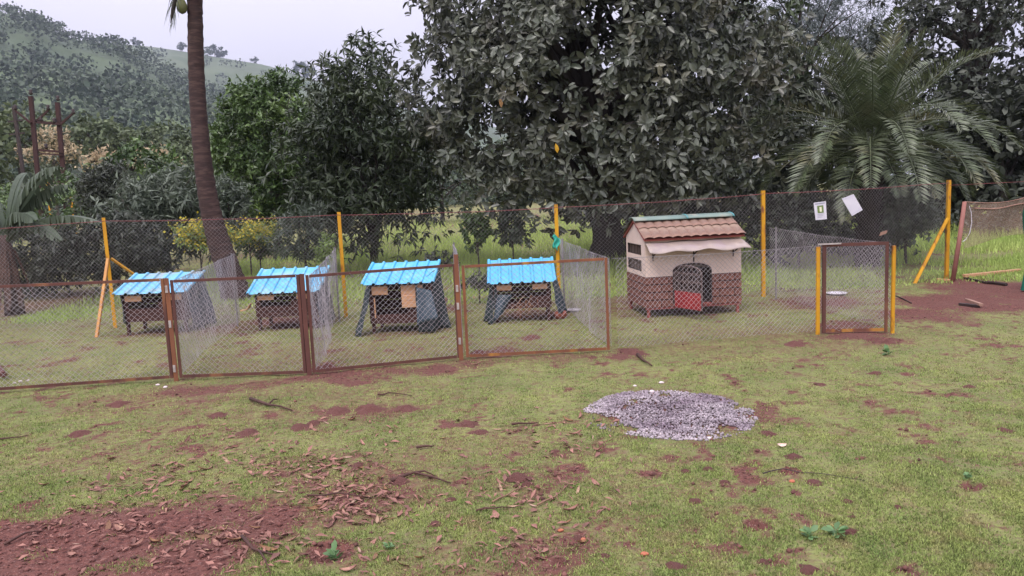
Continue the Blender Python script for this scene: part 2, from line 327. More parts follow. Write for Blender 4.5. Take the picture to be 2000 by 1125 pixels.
def mesh_part(parent, loc, P0, P1, h0, h1, m_=None, **kw):
    v, f = chain_link(P0, P1, h0, h1, **kw); return obj_np('wire_mesh', v - np.array(loc), [f], m_ or WIRE, parent)

def xy(v): return (v.x, v.y, 0.0)
A0 = G(-330, 790); P1 = G(345, 742); P2 = G(605, 733); P3 = G(905, 702); P4 = G(1197, 687); Ga = G(1597, 653); Gb = G(1743, 650)
R0 = G(225, 640); R1 = G(676, 620); R2 = G(1093, 602); R3 = G(1492, 580); R4 = G(1850, 545); RL = G(-420, 668); RR = G(2260, 530)
PH = .97

def framed_panel(label, a, b, ha, hb, seed, m_frame, z0=.02, post_m=None, group='framed wire panels along the front of the pens'):
    """angle-iron frame with chain link: two stiles, top rail, bottom rail and the mesh"""
    a, b = Vector(a), Vector(b); loc = a.copy(); d = (b - a).normalized(); n = Vector((-d.y, d.x, 0)); t_ = thing('wire_fence', label, 'fence', loc, 0, group)
    g = .03; s0, s1 = d * g, (b - a) - d * g; za, zb = Vector((0, 0, ha)), Vector((0, 0, hb)); zz = Vector((0, 0, z0))
    w = .029
    for q, hgt, sg in ((s0, za, 1), (s1, zb, -1)):
        MB().angle(q + zz, q + hgt, w, .005, d * sg, n).build('stile', m_frame, t_)
    MB().angle(s0 + za + d * .0345, s1 + zb - d * .0345, w * .9, .005, (0, 0, -1), n).build('top_rail', m_frame, t_)
    MB().angle(s0 + zz + d * .0345, s1 + zz - d * .0345, w, .005, (0, 0, 1), n).build('bottom_rail', m_frame, t_)
    mesh_part(t_, loc, a + s0 + n * .008, a + s1 + n * .008, ha - .012, hb - .012, z0=z0 + .02, seed=seed)
    return t_
def short_post(base, h, label, m_, seed, w=.044, patches=()):
    t_ = thing('fence_post', label, 'post', base, 0, 'rusty posts between the front panels')
    MB().angle((-w / 2, 0, -.05), (-w / 2, 0, h), w, .006, (1, 0, 0), (0, 1, 0)).build('angle_iron', m_, t_)
    for z in patches:
        MB().box(-w / 2 + .004, -w / 2 + .03, -.008, -.001, z, z + .07).build('hinge', SILVER, t_, bevel=.002)
    return t_
framed_panel('rust brown wire panel running past the leaning yellow corner brace', A0, P1, 1.04, 1.0, 1, RUST)
framed_panel('wire panel before the blue kennel beside the palm trunk', P1, P2, .98, .985, 2, RUST)
framed_panel('long wire panel before the kennel with pale wooden shutter', P2, P3, .975, .985, 3, RUST)
framed_panel('orange framed wire panel before the kennel beside the cream dog house', P3, P4, .965, .975, 4, OCHRE)
short_post(P1 + Vector((0, -.01, 0)), 1.0, 'rusty post with bright hinge plates before the kennel at the braced corner', OCHRE, 1, patches=(.08, .52, .86))
short_post(P2 + Vector((0, -.01, 0)), .99, 'dark rusty post at the foot of the bunched mesh divider', RUST, 2, patches=())
short_post(P3 + Vector((-.02, -.012, 0)), 1.08, 'tall patchy yellow post with whitish stains between two wire panels', OCHRE, 3, patches=(.16, .52, .70))

# loose mesh between the last panel and the gate
t_ = thing('loose_wire_fence', 'unframed chain link mesh hung on a thin wire before the dog house', 'fence', P4)
mesh_part(t_, P4, P4 + Vector((.05, 0, 0)), Ga, .96, .96, z0=.04, seed=8, sag=.03)
MB().tube([(0.02, 0, .965), ((Ga - P4) * .5 + Vector((0, 0, .945))), (Ga - P4) + Vector((0, 0, .965))], .0028, 6).build('top_wire', WIREB, t_)
# gate
t_ = thing('wire_gate', 'small closed rusty gate between two yellow stub posts', 'gate', Ga)
d = (Gb - Ga); gd = d.normalized(); n = Vector((-gd.y, gd.x, 0))
MB().bar((0, 0, -.05), (0, 0, .955), .04, .03).build('gate_post', YEL, t_, bevel=.004)
MB().bar(d + Vector((0, 0, -.05)), d + Vector((0, 0, .94)), .035, .03).build('gate_post', YEL, t_, bevel=.004)
a, b = gd * .05, d - gd * .05
for q, sg in ((a, 1), (b, -1)): MB().angle(q + Vector((0, 0, .01)), q + Vector((0, 0, .985)), .035, .005, gd * sg, n).build('stile', RUST, t_)
MB().angle(a + gd * .036 + Vector((0, 0, .985)), b - gd * .036 + Vector((0, 0, .985)), .034, .005, (0, 0, -1), n).build('top_rail', RUST, t_)
MB().bar(a - gd * .06 + Vector((0, -.014, .982)), a + gd * .18 + Vector((0, -.014, .984)), .016, .012, (0, 0, 1)).build('latch_bar', SILVER, t_)
MB().angle(a + gd * .036 + Vector((0, 0, .02)), b - gd * .036 + Vector((0, 0, .02)), .034, .005, (0, 0, 1), n).build('bottom_rail', OCHRE, t_)
mesh_part(t_, Ga, Ga + a + n * .008, Ga + b + n * .008, .975, .975, z0=.03, seed=9)
# dividers between the pens
def divider(label, a, b, h0, h1, seed, m_=None, bulge=.05):
    t_ = thing('pen_divider', label, 'fence', a, 0, 'chain link dividers between the pens')
    mesh_part(t_, a, a, b, h0, h1, seed=seed, sag=bulge, z0=.05, m_=m_)
    MB().tube([(0, 0, h0), ((b - a) * .5 + Vector((0, 0, (h0 + h1) / 2 - .02))), (b - a) + Vector((0, 0, h1))], .0026, 5).build('top_wire', WIREB, t_)
    q = (b - a) * .93; MB().tube([q + Vector((0, 0, -.05)), q + Vector((0, 0, h1 + .02))], .012, 7).build('stake', WIREB, t_)
    return t_
divider('mesh divider reaching back to the palm trunk from the hinge post', P1 + Vector((.04, .05, 0)), G(470, 632), .97, 1.0, 11)
divider('bunched grey mesh divider ending at a tall yellow post', P2 + Vector((.05, .05, 0)), R1 + Vector((-.05, -.12, 0)), .95, 1.02, 12, bulge=.09)
divider('mesh divider behind the patchy yellow post between two kennels', P3 + Vector((.0, .06, 0)), G(893, 608), 1.0, 1.0, 13)
divider('mesh divider running back beside the white enamel plate', P4 + Vector((.0, .06, 0)), R2 + Vector((.03, -.1, 0)), .96, 1.0, 14, bulge=.07)
divider('mesh divider running back from the small gate', Gb + Vector((0, .06, 0)), R3 + Vector((.05, -.1, 0)), .96, 1.02, 15, bulge=.07)

# tall rear fence
t_ = thing('tall_wire_fence', 'tall chain link fence on yellow posts behind the kennels', 'fence', R0)
posts = [(RL, 1.5), (R0, 1.58), (R1, 1.515), (R2, 1.49), (R3, 1.555), (R4, 1.585), (RR, 1.6)]
for q, h in posts[1:6]:
    lo = q - R0; MB().angle(lo + Vector((-.025, 0, -.05)), lo + Vector((-.025, 0, h)), .05, .006, (1, 0, 0), (0, 1, 0)).build('post', YEL, t_)
for (q, h), (q2, h2), k in [(posts[i], posts[i + 1], i) for i in range(5)]:
    mesh_part(t_, R0, q + Vector((0, .02, 0)), q2 + Vector((0, .02, 0)), h - .04, h2 - .04, seed=20 + k, sag=.04, m_=WIREB if k else WIREB, r=.0014, cell=.029)
    a = q - R0; b = q2 - R0
    pts = [a + (b - a) * (w / 8) + Vector((0, 0, h + (h2 - h) * w / 8 - .045 - .02 * math.sin(PI * w / 8) + random.uniform(-.006, .006))) for w in range(9)]
    MB().tube(pts, .004, 5).build('top_wire', REDWIRE, t_)
a = R4 - R0; b = RR - R0; MB().tube([a + Vector((0, 0, 1.5)), b + Vector((0, 0, 1.52))], .003, 5).build('top_wire', REDWIRE, t_)
q = G(188, 657); MB().bar(q - R0 + Vector((0, 0, -.03)), Vector((.02, -.03, 1.0)), .04, .035).build('brace', mat('faded_yellow_paint', lin((190, 138, 72)), lin((168, 116, 66)), .6, 8), t_, bevel=.004)
MB().bar(Vector((.03, .03, 1.0)), Vector((.9, .45, .1)), .035, .03).build('brace', YEL, t_, bevel=.004)
q = G(1785, 553); MB().bar(q - R0 + Vector((0, 0, -.03)), R4 - R0 + Vector((-.03, -.02, .98)), .045, .04).build('brace', YEL, t_, bevel=.004)

# ------------------------------------------------------------------ kennels
def sheet_roof(W, Dp, zf, zb, ribs):
    """ribbed metal sheet, front edge at y=0"""
    prof = []; pitch = W / ribs
    for k in range(ribs + 1):
        c_ = k * pitch; lo, hi = c_ - .013, c_ + .013
        for xx, zz in ((lo - .011, 0), (lo, .019), (hi, .019), (hi + .011, 0)):
            prof.append((min(max(xx, -.02), W + .02), zz))
    mb = MB(); ny_ = 6; s = math.hypot(Dp, zb - zf)
    for j in range(ny_ + 1):
        f_ = j / ny_
        for xx, zz in prof: mb.v.append((xx + random.uniform(-.001, .001), Dp * f_ - zz * (zb - zf) / s, zf + (zb - zf) * f_ + zz + random.uniform(-.0015, .0015)))
    n_ = len(prof)
    for j in range(ny_):
        for i in range(n_ - 1): mb.f.append((j * n_ + i, j * n_ + i + 1, (j + 1) * n_ + i + 1, (j + 1) * n_ + i))
    return mb
def drape(p_top0, p_top1, p_bot0, p_bot1, folds=4, amp=.03, nu=22, nv=12, seed=0, out=(0, -1, 0), tuck=0.0):
    a, b, c_, e = map(Vector, (p_top0, p_top1, p_bot0, p_bot1)); o_ = Vector(out)
    def fn(u, v):
        p_ = (a * (1 - u) + b * u) * (1 - v) + (c_ * (1 - u) + e * u) * v
        w = math.sin(u * folds * 2 * PI + seed + v * 1.3) * amp * (.15 + v) + math.sin(u * 7.3 * folds + v * 5 + seed) * amp * .3
        w += amp * 1.6 * math.sin(PI * min(1, v * 1.1)) * (float(vn(u * 3 + seed, v * 3)) - .5)
        return p_ + o_ * (w + tuck * v * v)
    return MB().grid(fn, nu, nv)
BLUES = [mat('blue_roof_sheet_%s' % w_, lin(a_), lin(b_), .4, 5, c=lin(c_), cscale=s_, cthr=(.52, .72), spec=.5, bump=.06, bscale=24) for w_, a_, b_, c_, s_ in (('stained', (96, 168, 204), (112, 178, 210), (150, 150, 140), 4), ('faded', (84, 164, 204), (108, 182, 214), (142, 176, 190), 5), ('clean', (66, 160, 206), (86, 174, 212), (116, 180, 208), 6), ('speckled', (70, 160, 204), (88, 172, 212), (104, 150, 176), 14))]
def kennel(label, loc, W, Dp, zf, zb, rz, style):
    t_ = thing('dog_kennel', label, 'kennel', loc, rz, 'blue roofed kennels in the wire pens')
    sheet_roof(W, Dp, zf, zb, 6).build('roof', BLUES[style - 1], t_, solid=.0025)
    x0, x1, y0, y1 = .07, W - .07, .09, Dp - .07; fl = .17 if style != 3 else .12
    sl_ = (zb - zf) / Dp
    for xx in (x0 + .0, x1 - .04):
        for yy in (y0 + .02, y1 - .04):
            MB().box(xx, xx + .04, yy, yy + .04, -.03, zf + sl_ * yy - .02).build('leg', DARKWOOD, t_, bevel=.003)
    # front boards
    bw = (zf - .03 - fl) / 4
    for k in range(4):
        z = fl + k * bw
        if k == 3:
            w3 = (x1 - x0) * .27
            MB().box(x0 + .03, x0 + .03 + w3, y0 - .012, y0 + .008, z + .01, z + bw - .002).build('pale_board', PALEWOOD, t_, bevel=.002)
            if style != 3: MB().box(x1 - w3 - .03, x1 - .03, y0 - .012, y0 + .008, z + .01, z + bw - .002).build('pale_board', PALEWOOD, t_, bevel=.002)
        elif k < 2 or style in (1, 2):
            segs = [(x0, x1)] if (k < 1 or style in (1, 2) and k < 2) else [(x0, x0 + .06), (x0 + .46, x1)]
            for (sa, sb) in segs: MB().box(sa, sb, y0 + random.uniform(-.002, .002), y0 + .018, z + .002, z + bw - .003).build('plank', DARKWOOD, t_, bevel=.002)
    # side and back boards, floor
    for k in range(4):
        z = fl + k * bw
        for xx in (x0 - .018, x1): MB().box(xx, xx + .018, y0 + .02, y1, z + .002, z + bw - .003).build('plank', DARKWOOD, t_, bevel=.002)
        MB().box(x0, x1, y1, y1 + .018, z + .002, z + bw - .003).build('plank', DARKWOOD, t_, bevel=.002)
    MB().box(x0, x1, y0 + .02, y1, fl, fl + .015).build('floor_board', DARKWOOD, t_)
    MB().box(x0, x1, y0 - .004, y0 + .03, zf - .025, zf + sl_ * y0 - .012).build('eave_batten', BLACKM, t_)
    if style == 1:
        drape((W - .04, .08, zf), (W - .0, Dp - .03, zb - .02), (W + .02, .1, .05), (W + .1, Dp, .03), 2, .03, seed=2, out=(1, 0, 0)).build('tarpaulin', TARPB, t_, True, solid=.002)
        drape((.03, Dp * .4, zf + .08), (.06, .04, zf), (.0, Dp * .4, .25), (.08, .05, .14), 2, .02, seed=4, out=(-1, 0, 0)).build('tarpaulin', TARP, t_, True, solid=.002)
    if style == 2:
        drape((W - .06, .1, zf), (W - .02, Dp - .03, zb - .02), (W - .02, .1, .06), (W + .05, Dp, .03), 2, .03, seed=5, out=(1, 0, 0)).build('tarpaulin', TARPB, t_, True, solid=.002)
        sp = [(-.02 - .13 * k / 6, .14, .36 - .12 * (k / 6) ** .6 * (1.25 - .55 * k / 6)) for k in range(7)]
        MB().grid(lambda u, v: Vector(sp[min(6, int(u * 6 + .5))]) + Vector((0, .1 * (v - .5), 0)), 6, 1).build('loose_flap', PALEWOOD, t_, solid=.012)
    if style == 3:
        z1 = zf - .03; xc = x0 + .40
        MB().box(xc, xc + .27, y0 - .02, y0 - .004, z1 - .15, z1).build('shutter_board', PALEWOOD, t_, bevel=.002)
        MB().box(xc + .005, xc + .275, y0 - .036, y0 - .021, z1 - .275, z1 - .125).build('shutter_board', PALEWOOD, t_, bevel=.002)
        drape((W - .22, .03, zf - .01), (W + .03, Dp * .6, zb - .06), (W - .20, -.06, .02), (W + .12, Dp * .5, .01), 1.5, .045, 28, 16, 3, (.5, -.8, 0), .05).build('tarpaulin', TARP, t_, True, solid=.002)
        drape((W - .20, .0, zf - .05), (W - .03, .05, zf - .1), (W - .20, -.12, .12), (W + .05, -.02, .19), .8, .02, 14, 10, 8, (.2, -1, 0), .02).build('tarpaulin_flap', TARPB, t_, True, solid=.002)
        drape((.02, .35, zf + .1), (.09, .06, zf - .02), (-.06, .2, .03), (.02, -.1, -.005), 1.5, .03, 14, 12, 1, (-.8, -.5, 0), .10).build('tarpaulin', TARP, t_, True, solid=.002)
        MB().box(x0 + .05, x0 + .065, y0 - .01, y0 + .004, .2, .45).build('upright_slat', PALEWOOD, t_)
    if style == 4:
        drape((W - .03, .04, zf - .01), (W + .02, Dp - .05, zb - .05), (W + .05, .0, .1), (W + .16, Dp - .1, .02), 2, .03, seed=9, out=(1, 0, 0)).build('tarpaulin', TARPB, t_, True, solid=.002)
        drape((.02, .3, zf + .08), (.10, .06, zf - .08), (-.05, .25, .02), (.05, -.02, .0), 1.5, .03, seed=12, out=(-.7, -.6, 0), tuck=.05).build('tarpaulin', TARP, t_, True, solid=.002)
        drape((.10, .075, zf - .15), (.3, .085, zf - .16), (.03, -.02, .02), (.16, .05, .12), 1, .015, seed=22, out=(-.2, -1, 0)).build('tarpaulin_flap', TARPB, t_, True, solid=.002)
        mb = MB()
        for k in range(70):
            c0 = Vector((.42 + random.gauss(0, .06), y0 - .03 + random.gauss(0, .02), .14 + abs(random.gauss(0, .09)))); e = Vector((random.gauss(0, .05), random.gauss(0, .03) - .02, random.gauss(-.02, .07)))
            mb.tube([c0, c0 + e * .5 + Vector((0, -.01, .01)), c0 + e], .0022, 3)
        tag(mb.build('straw', mat('dry_straw', lin((178, 132, 100)), lin((140, 96, 74)), .8, 5, island=.3), t_), kind='stuff')
    return t_
def gnd(v, dz=0): return Vector((v[0], v[1], float(gz(v[0], v[1])) + dz))
kennel('blue roofed kennel on legs nearest the braced yellow corner post', (-5.29, 10.0, 0), .96, .68, .56, .77, 0, 1)
kennel('blue roofed kennel on legs with a pale flap beside the palm trunk', (-3.48, 9.9, 0), .93, .68, .50, .765, 0, 2)
kennel('blue roofed kennel with pale wooden shutter and dark tarpaulin sides', (-1.85, 9.28, 0), .88, .68, .625, .835, math.radians(-3), 3)
kennel('blue roofed kennel with straw at its mouth, beside the cream dog house', (-.30, 9.7, 0), .86, .62, .52, .775, 0, 4)

# ------------------------------------------------------------------ cream dog house
HL = Vector((1.71, 9.61, 0)); HY = math.radians(7); W, Dh = 1.28, .86
hs = thing('dog_house', 'cream and brick dog house with red tiled roof and open grille door', 'dog house', HL, HY)
zb_, zm, ze, zr = .13, .53, 1.03, 1.235
dx0, dx1 = .36, .88
def arch(x_): u = (x_ - (dx0 + dx1) / 2) / ((dx1 - dx0) / 2); return .60 + .085 * math.sqrt(max(0, 1 - u * u))
fw = MB(); th = .03
fw.box(0, dx0, 0, th, zm, ze); fw.box(dx1, W, 0, th, zm, ze)
for k in range(16):
    xa, xb = dx0 + (dx1 - dx0) * k / 16, dx0 + (dx1 - dx0) * (k + 1) / 16; za, zb2 = arch(xa), arch(xb)
    fw.add([(xa, 0, za), (xb, 0, zb2), (xb, 0, ze), (xa, 0, ze), (xa, th, za), (xb, th, zb2), (xb, th, ze), (xa, th, ze)], [(0, 1, 2, 3), (7, 6, 5, 4), (0, 4, 5, 1), (3, 2, 6, 7)])
fw.build('front_wall', CREAM, hs)
w0, w1 = .17, .80
for x_ in (0, W - th):
    sw = MB()
    y_a, y_b = th + .001, Dh - th
    for (z0_, z1_) in (((zm, .59), (.735, .80), (.935, ze)) if x_ == 0 else ((zm, ze),)): sw.box(x_, x_ + th, y_a, y_b, z0_, z1_)
    for (z0_, z1_) in (((.59, .735), (.80, .935)) if x_ == 0 else ()): sw.box(x_, x_ + th, y_a, w0, z0_, z1_); sw.box(x_, x_ + th, w1, y_b, z0_, z1_)
    sw.add([(x_, 0, ze), (x_, Dh, ze), (x_, Dh / 2, zr - .01), (x_ + th, 0, ze), (x_ + th, Dh, ze), (x_ + th, Dh / 2, zr - .01)], [(0, 2, 1), (3, 4, 5), (0, 3, 5, 2), (1, 2, 5, 4)])
    sw.build('side_wall', CREAM, hs)
MB().box(0, W, Dh - th + .001, Dh, zm, ze).build('rear_wall', CREAM, hs)
for x_ in (.004,):
    for (z0_, z1_) in ((.59, .735), (.80, .935)):
        wnd = MB(); 
        for (a0, a1, b0, b1) in ((w0, w1, z0_, z0_ + .012), (w0, w1, z1_ - .012, z1_), (w0, w0 + .012, z0_ + .012, z1_ - .012), (w1 - .012, w1, z0_ + .012, z1_ - .012)): wnd.box(x_, x_ + .02, a0, a1, b0, b1)
        fr = wnd.build('window', BLACKM, hs)
        for k in range(1, 9): yk = w0 + (w1 - w0) * k / 9; MB().tube([(x_ + .01, yk, z0_ + .01), (x_ + .01, yk, z1_ - .01)], .004, 5).build('window_bar', BLACKM, fr)
# brick skirt: a backing with real bricks proud of it
sk = MB(); sk.box(.012, dx0, .006, .03, zb_, zm - .001); sk.box(dx1, W - .012, .006, .03, zb_, zm - .001); sk.box(.006, .03, .031, Dh - .03, zb_, zm - .001); sk.box(W - .03, W - .006, .031, Dh - .03, zb_, zm - .001); sk.box(.012, W - .012, Dh - .029, Dh - .006, zb_, zm - .001)
skirt = sk.build('brick_skirt', MORTAR, hs)
bl, bh = .2, (zm - zb_) / 4
bm_full = None; cache = {}
def brick(M_, ln):
    key = round(ln, 3)
    if key not in cache: cache[key] = MB().box(.006, ln - .006, 0, .014, .007, bh - .007).mesh('brick', BRICK)
    dup(cache[key], 'brick', skirt, M_)
def course(xa, xb, k, place):
    x_ = xa - (bl / 2 if k % 2 else 0)
    while x_ < xb - .01:
        a = max(x_, xa); b = min(x_ + bl, xb)
        if b - a > .02: brick(place(a, zb_ + k * bh), b - a)
        x_ += bl
for k in range(4):
    course(0, dx0, k, lambda a, z: Matrix.Translation((a, -.006 + random.uniform(-.002, .001), z)))
    course(dx1, W, k, lambda a, z: Matrix.Translation((a, -.006 + random.uniform(-.002, .001), z)))
    course(.0, Dh, k, lambda a, z: Matrix.Translation((-.006, Dh - a, z)) @ Matrix.Rotation(-PI / 2, 4, 'Z'))
    course(.0, Dh, k, lambda a, z: Matrix.Translation((W + .006, a, z)) @ Matrix.Rotation(PI / 2, 4, 'Z'))
MB().box(.03, W - .03, .03, Dh - .03, zb_, zb_ + .02).build('floor_panel', DARKWOOD, hs)
MB().box(dx0, dx1, -.01, .04, zb_ + .002, zb_ + .03).build('door_sill', LEGP, hs)
for x_ in (.02, W - .06):
    for y_ in (.01, Dh - .05): MB().box(x_, x_ + .035, y_, y_ + .035, -.03, zb_).build('leg', LEGP, hs, bevel=.003)
MB().bar((.0, .02, zb_ - .012), (W, .02, zb_ - .012), .03, .024, (0, 1, 0)).build('base_rail', LEGP, hs)
# arched door frame and the open leaf
fr = MB(); pts = [(dx0 + .012, -.008, zb_ + .03)] + [(dx0 + .012 + (dx1 - dx0 - .024) * k / 14, -.008, arch(dx0 + (dx1 - dx0) * k / 14) - .012) for k in range(15)] + [(dx1 - .012, -.008, zb_ + .03)]
fr.tube(pts, .011, 6); fr.build('door_frame', BLACKM, hs)
door = bpy.data.objects.new('door', None); link(door, hs); door.location = (dx0 + .01, -.02, 0); door.rotation_euler = (0, 0, math.radians(-67))
dw = dx1 - dx0 - .02
def da(x_): u = (x_ - dw / 2) / (dw / 2); return .595 + .08 * math.sqrt(max(0, 1 - u * u))
MB().box(.012, dw - .012, -.01, .01, zb_ + .0, .345).build('kick_panel', REDP, door, bevel=.004)
MB().tube([(.01, 0, zb_)] + [(dw * k / 12 * .96 + .01, 0, da(dw * k / 12)) for k in range(13)] + [(dw - .01, 0, zb_)], .012, 6).build('leaf_frame', GRILLE, door)
for z in (.36, .47, .575): MB().bar((.01, 0, z), (dw - .01, 0, z), .024, .02, (0, 0, 1)).build('rail', GRILLE, door)
for k in range(1, 6): xk = dw * k / 6; MB().bar((xk, 0, .36), (xk, 0, da(xk) - .004), .012, .014).build('bar', GRILLE, door)
for k in range(4):
    cx = dw * (k + .75) / 4.6
    for cz in (.415, .522): MB().tube([(cx + .036 * math.cos(a_), -.002, cz + .036 * math.sin(a_)) for a_ in np.linspace(0, 2 * PI, 11)], .006, 5, cap=False).build('scroll', GRILLE, door)
# tiled roof
ov = .06; run = Dh / 2 + ov; drop = (zr - ze) * (run / (Dh / 2)); sl_len = math.hypot(run, drop); ang = math.atan2(drop, run)
nt_ = 11; tw = (W + .06) / nt_; tl = sl_len / 2 + .03
def tile_mesh():
    def fn(u, v): return Vector(((u - .0) * (tw + .012), v * tl, .022 * max(0, math.sin(u * PI * 1.0)) ** .8 + (.012 if v < .5 else .0) * (1 - 2 * v)))
    return MB().grid(fn, 8, 3).mesh('roof_tile', TILE, True)
tm = tile_mesh()
roof = MB(); 
roof.add([(-.025, -ov, ze - drop + (zr - ze)), (W + .025, -ov, ze - drop + (zr - ze)), (W + .025, Dh / 2, zr), (-.025, Dh / 2, zr), (W + .025, Dh + ov, ze - drop + (zr - ze)), (-.025, Dh + ov, ze - drop + (zr - ze))], [(0, 1, 2, 3), (3, 2, 4, 5)])
rf = roof.build('roof', LEGP, hs, solid=.018)
for c_ in range(nt_):
    for r_ in range(2):
        y_ = -ov + math.cos(ang) * (sl_len / 2) * r_ - .015; z_ = ze - drop + (zr - ze) + math.sin(ang) * (sl_len / 2) * r_ + .014
        Mx = Matrix.Translation((-.03 + c_ * tw, y_, z_)) @ Matrix.Rotation(ang + random.uniform(-.01, .01), 4, 'X'); dup(tm, 'roof_tile', rf, Mx)
        My = Matrix.Translation((-.03 + (c_ + 1) * tw, Dh - y_, z_)) @ Matrix.Rotation(PI, 4, 'Z') @ Matrix.Rotation(ang, 4, 'X'); dup(tm, 'roof_tile', rf, My)
for k, (xa, xb) in enumerate(((-.05, W * .53), (W * .52, W + .04))):
    MB().grid(lambda u, v: Vector((xa + (xb - xa) * u, Dh / 2 + .155 * math.sin((v - .5) * 2.2), zr + .052 - .085 * (1 - math.cos((v - .5) * 2.2)) + k * .004)), 6, 8).build('ridge_cap', TEAL, rf, True, solid=.006)
for x_ in (W * .53, W + .035):
    MB().tube([(x_, Dh / 2 + .16 * math.sin((v - .5) * 2.2), zr + .056 - .085 * (1 - math.cos((v - .5) * 2.2))) for v in np.linspace(0, 1, 9)], .011, 6).build('ridge_band', TEALD, rf, True)
# awning
def aw(u, v):
    return Vector((-.01 + 1.27 * u + (.06 * v * u), -.012 - .22 * v, .975 - .085 * v - .03 * v * v + .014 * math.sin(u * 19 + v * 3) * v + .018 * (float(vn(u * 9, v * 4)) - .5)))
awn = MB().grid(aw, 40, 8).build('awning', AWN, hs, True, solid=.004)
for x_ in (.10, .64, 1.17):
    MB().bar((x_, -.006, .90), (x_, -.006, .74 if x_ != .64 else .69), .014, .01).build('awning_bracket', BLACKM, hs)
    MB().bar((x_, -.012, .79), (x_, -.17, .865), .01, .012).build('awning_strut', BLACKM, hs)

# ------------------------------------------------------------------ papers on the fence
def sheet(label, pix, Y, group='laminated papers tied to the rear fence'):
    c4 = [V(a, b, Y) for a, b in pix]; o = sum(c4, Vector()) / 4; t_ = thing('notice', label, 'notice', o, 0, group); l4 = [q - o for q in c4]
    MB().add(l4, [(0, 1, 2, 3)]).build('sheet', PAPER, t_, solid=.003)
    return t_, l4
def on(l4, u, v, dy=-.004):
    a = l4[0].lerp(l4[1], u); b = l4[3].lerp(l4[2], u); q = a.lerp(b, v); return Vector((q.x, q.y + dy, q.z))
def patch(t_, l4, name, u0, u1, v0, v1, m_, dy=-.004):
    MB().add([on(l4, u0, v0, dy), on(l4, u1, v0, dy), on(l4, u1, v1, dy), on(l4, u0, v1, dy)], [(0, 1, 2, 3)]).build(name, m_, t_)
t_, l4 = sheet('upright laminated notice with a green picture on the rear fence', [(1589, 396), (1613, 393), (1615, 428), (1593, 430)], 11.2)
patch(t_, l4, 'picture', .24, .76, .2, .62, mat('green_print', lin((120, 140, 80)), lin((92, 116, 66)), .4, 30)); INK = mat('grey_print', lin((150, 150, 165)), None, .5)
patch(t_, l4, 'picture_figure', .42, .60, .28, .55, mat('pale_print', lin((220, 220, 190)), None, .5), -.006)
patch(t_, l4, 'heading', .1, .9, .05, .12, INK)
for k in range(3): patch(t_, l4, 'text_line', .2, .8 - .1 * k, .68 + .08 * k, .70 + .08 * k, INK)
t_, l4 = sheet('blank laminated sheet hanging askew on the rear fence', [(1644, 388), (1667, 379), (1685, 410), (1664, 422)], 11.25)
for u_ in (.06, .9): patch(t_, l4, 'edge_strip', 0, 1, u_ - .03, u_ + .03, mat('film_edge', lin((200, 198, 210)), None, .3)) 
t_ = thing('gate_tag', 'small pale card tied above the wire gate', 'tag', V(1725, 458, 8.06))
MB().add([(-.04, 0, -.015), (.035, 0, .01), (.045, 0, .045), (-.03, 0, .025)], [(0, 1, 2, 3)]).build('card', WOODGREY, t_, solid=.004); MB().tube([(.03, 0, .0), (.04, .004, -.06), (.06, 0, -.1)], .002, 4).build('tie', WIREB, t_)

# ------------------------------------------------------------------ plates, pot and loose things
def disc(label, px, py, r, name='enamel_plate', m_=None):
    g_ = G(px, py); t_ = MB(); n_ = 20; prof = [(0.0, .008), (r * .62, .008), (r * .75, .02), (r, .03), (r * 1.0, .024), (r * .72, .006), (r * .6, .0), (0.0, .0)]
    for k in range(n_):
        a_ = 2 * PI * k / n_
        for rr, z in prof: t_.v.append((rr * math.cos(a_), rr * math.sin(a_), z))
    m0 = len(prof)
    for k in range(n_):
        for j in range(m0 - 1): t_.f.append((k * m0 + j, ((k + 1) % n_) * m0 + j, ((k + 1) % n_) * m0 + j + 1, k * m0 + j + 1))
    o = t_.build(name, m_ or PLATE, None, True); o.location = gnd(g_, .004); return tag(o, label, 'plate', None)
disc('white enamel plate lying on the ground beside the straw kennel', 1120, 608, .105)
disc('white enamel plate on bare earth behind the wire gate', 1634, 575, .15)
g_ = G(1095, 622); pr = [(.0, .0), (.06, .0), (.085, .05), (.08, .09), (.07, .1), (.06, .095), (.07, .05), (0, .02)]
mb = MB(); n_ = 16
for k in range(n_):
    for rr, z in pr: mb.v.append((rr * math.cos(2 * PI * k / n_), rr * math.sin(2 * PI * k / n_), z))
for k in range(n_):
    for j in range(len(pr) - 1): mb.f.append((k * 8 + j, ((k + 1) % n_) * 8 + j, ((k + 1) % n_) * 8 + j + 1, k * 8 + j + 1))
o = mb.build('clay_bowl', CLAY, None, True); o.location = gnd(g_); tag(o, 'round red clay bowl beside the straw kennel', 'bowl')
# teal cloth tied to a post
c_ = V(1086, 470, 10.76); o = MB().grid(lambda u, v: Vector(((u - .5) * .10 * (1 - .4 * v) + .02 * math.sin(v * 6), .02 * math.sin(u * 9 + v * 4), .06 - .18 * v + .03 * math.sin(u * 5))), 8, 10).build('tied_cloth', mat('teal_cloth', lin((40, 150, 130)), lin((70, 180, 160)), .8, 20), None, True, solid=.003); o.location = c_; tag(o, 'scrap of teal cloth tied to a yellow fence post', 'cloth')
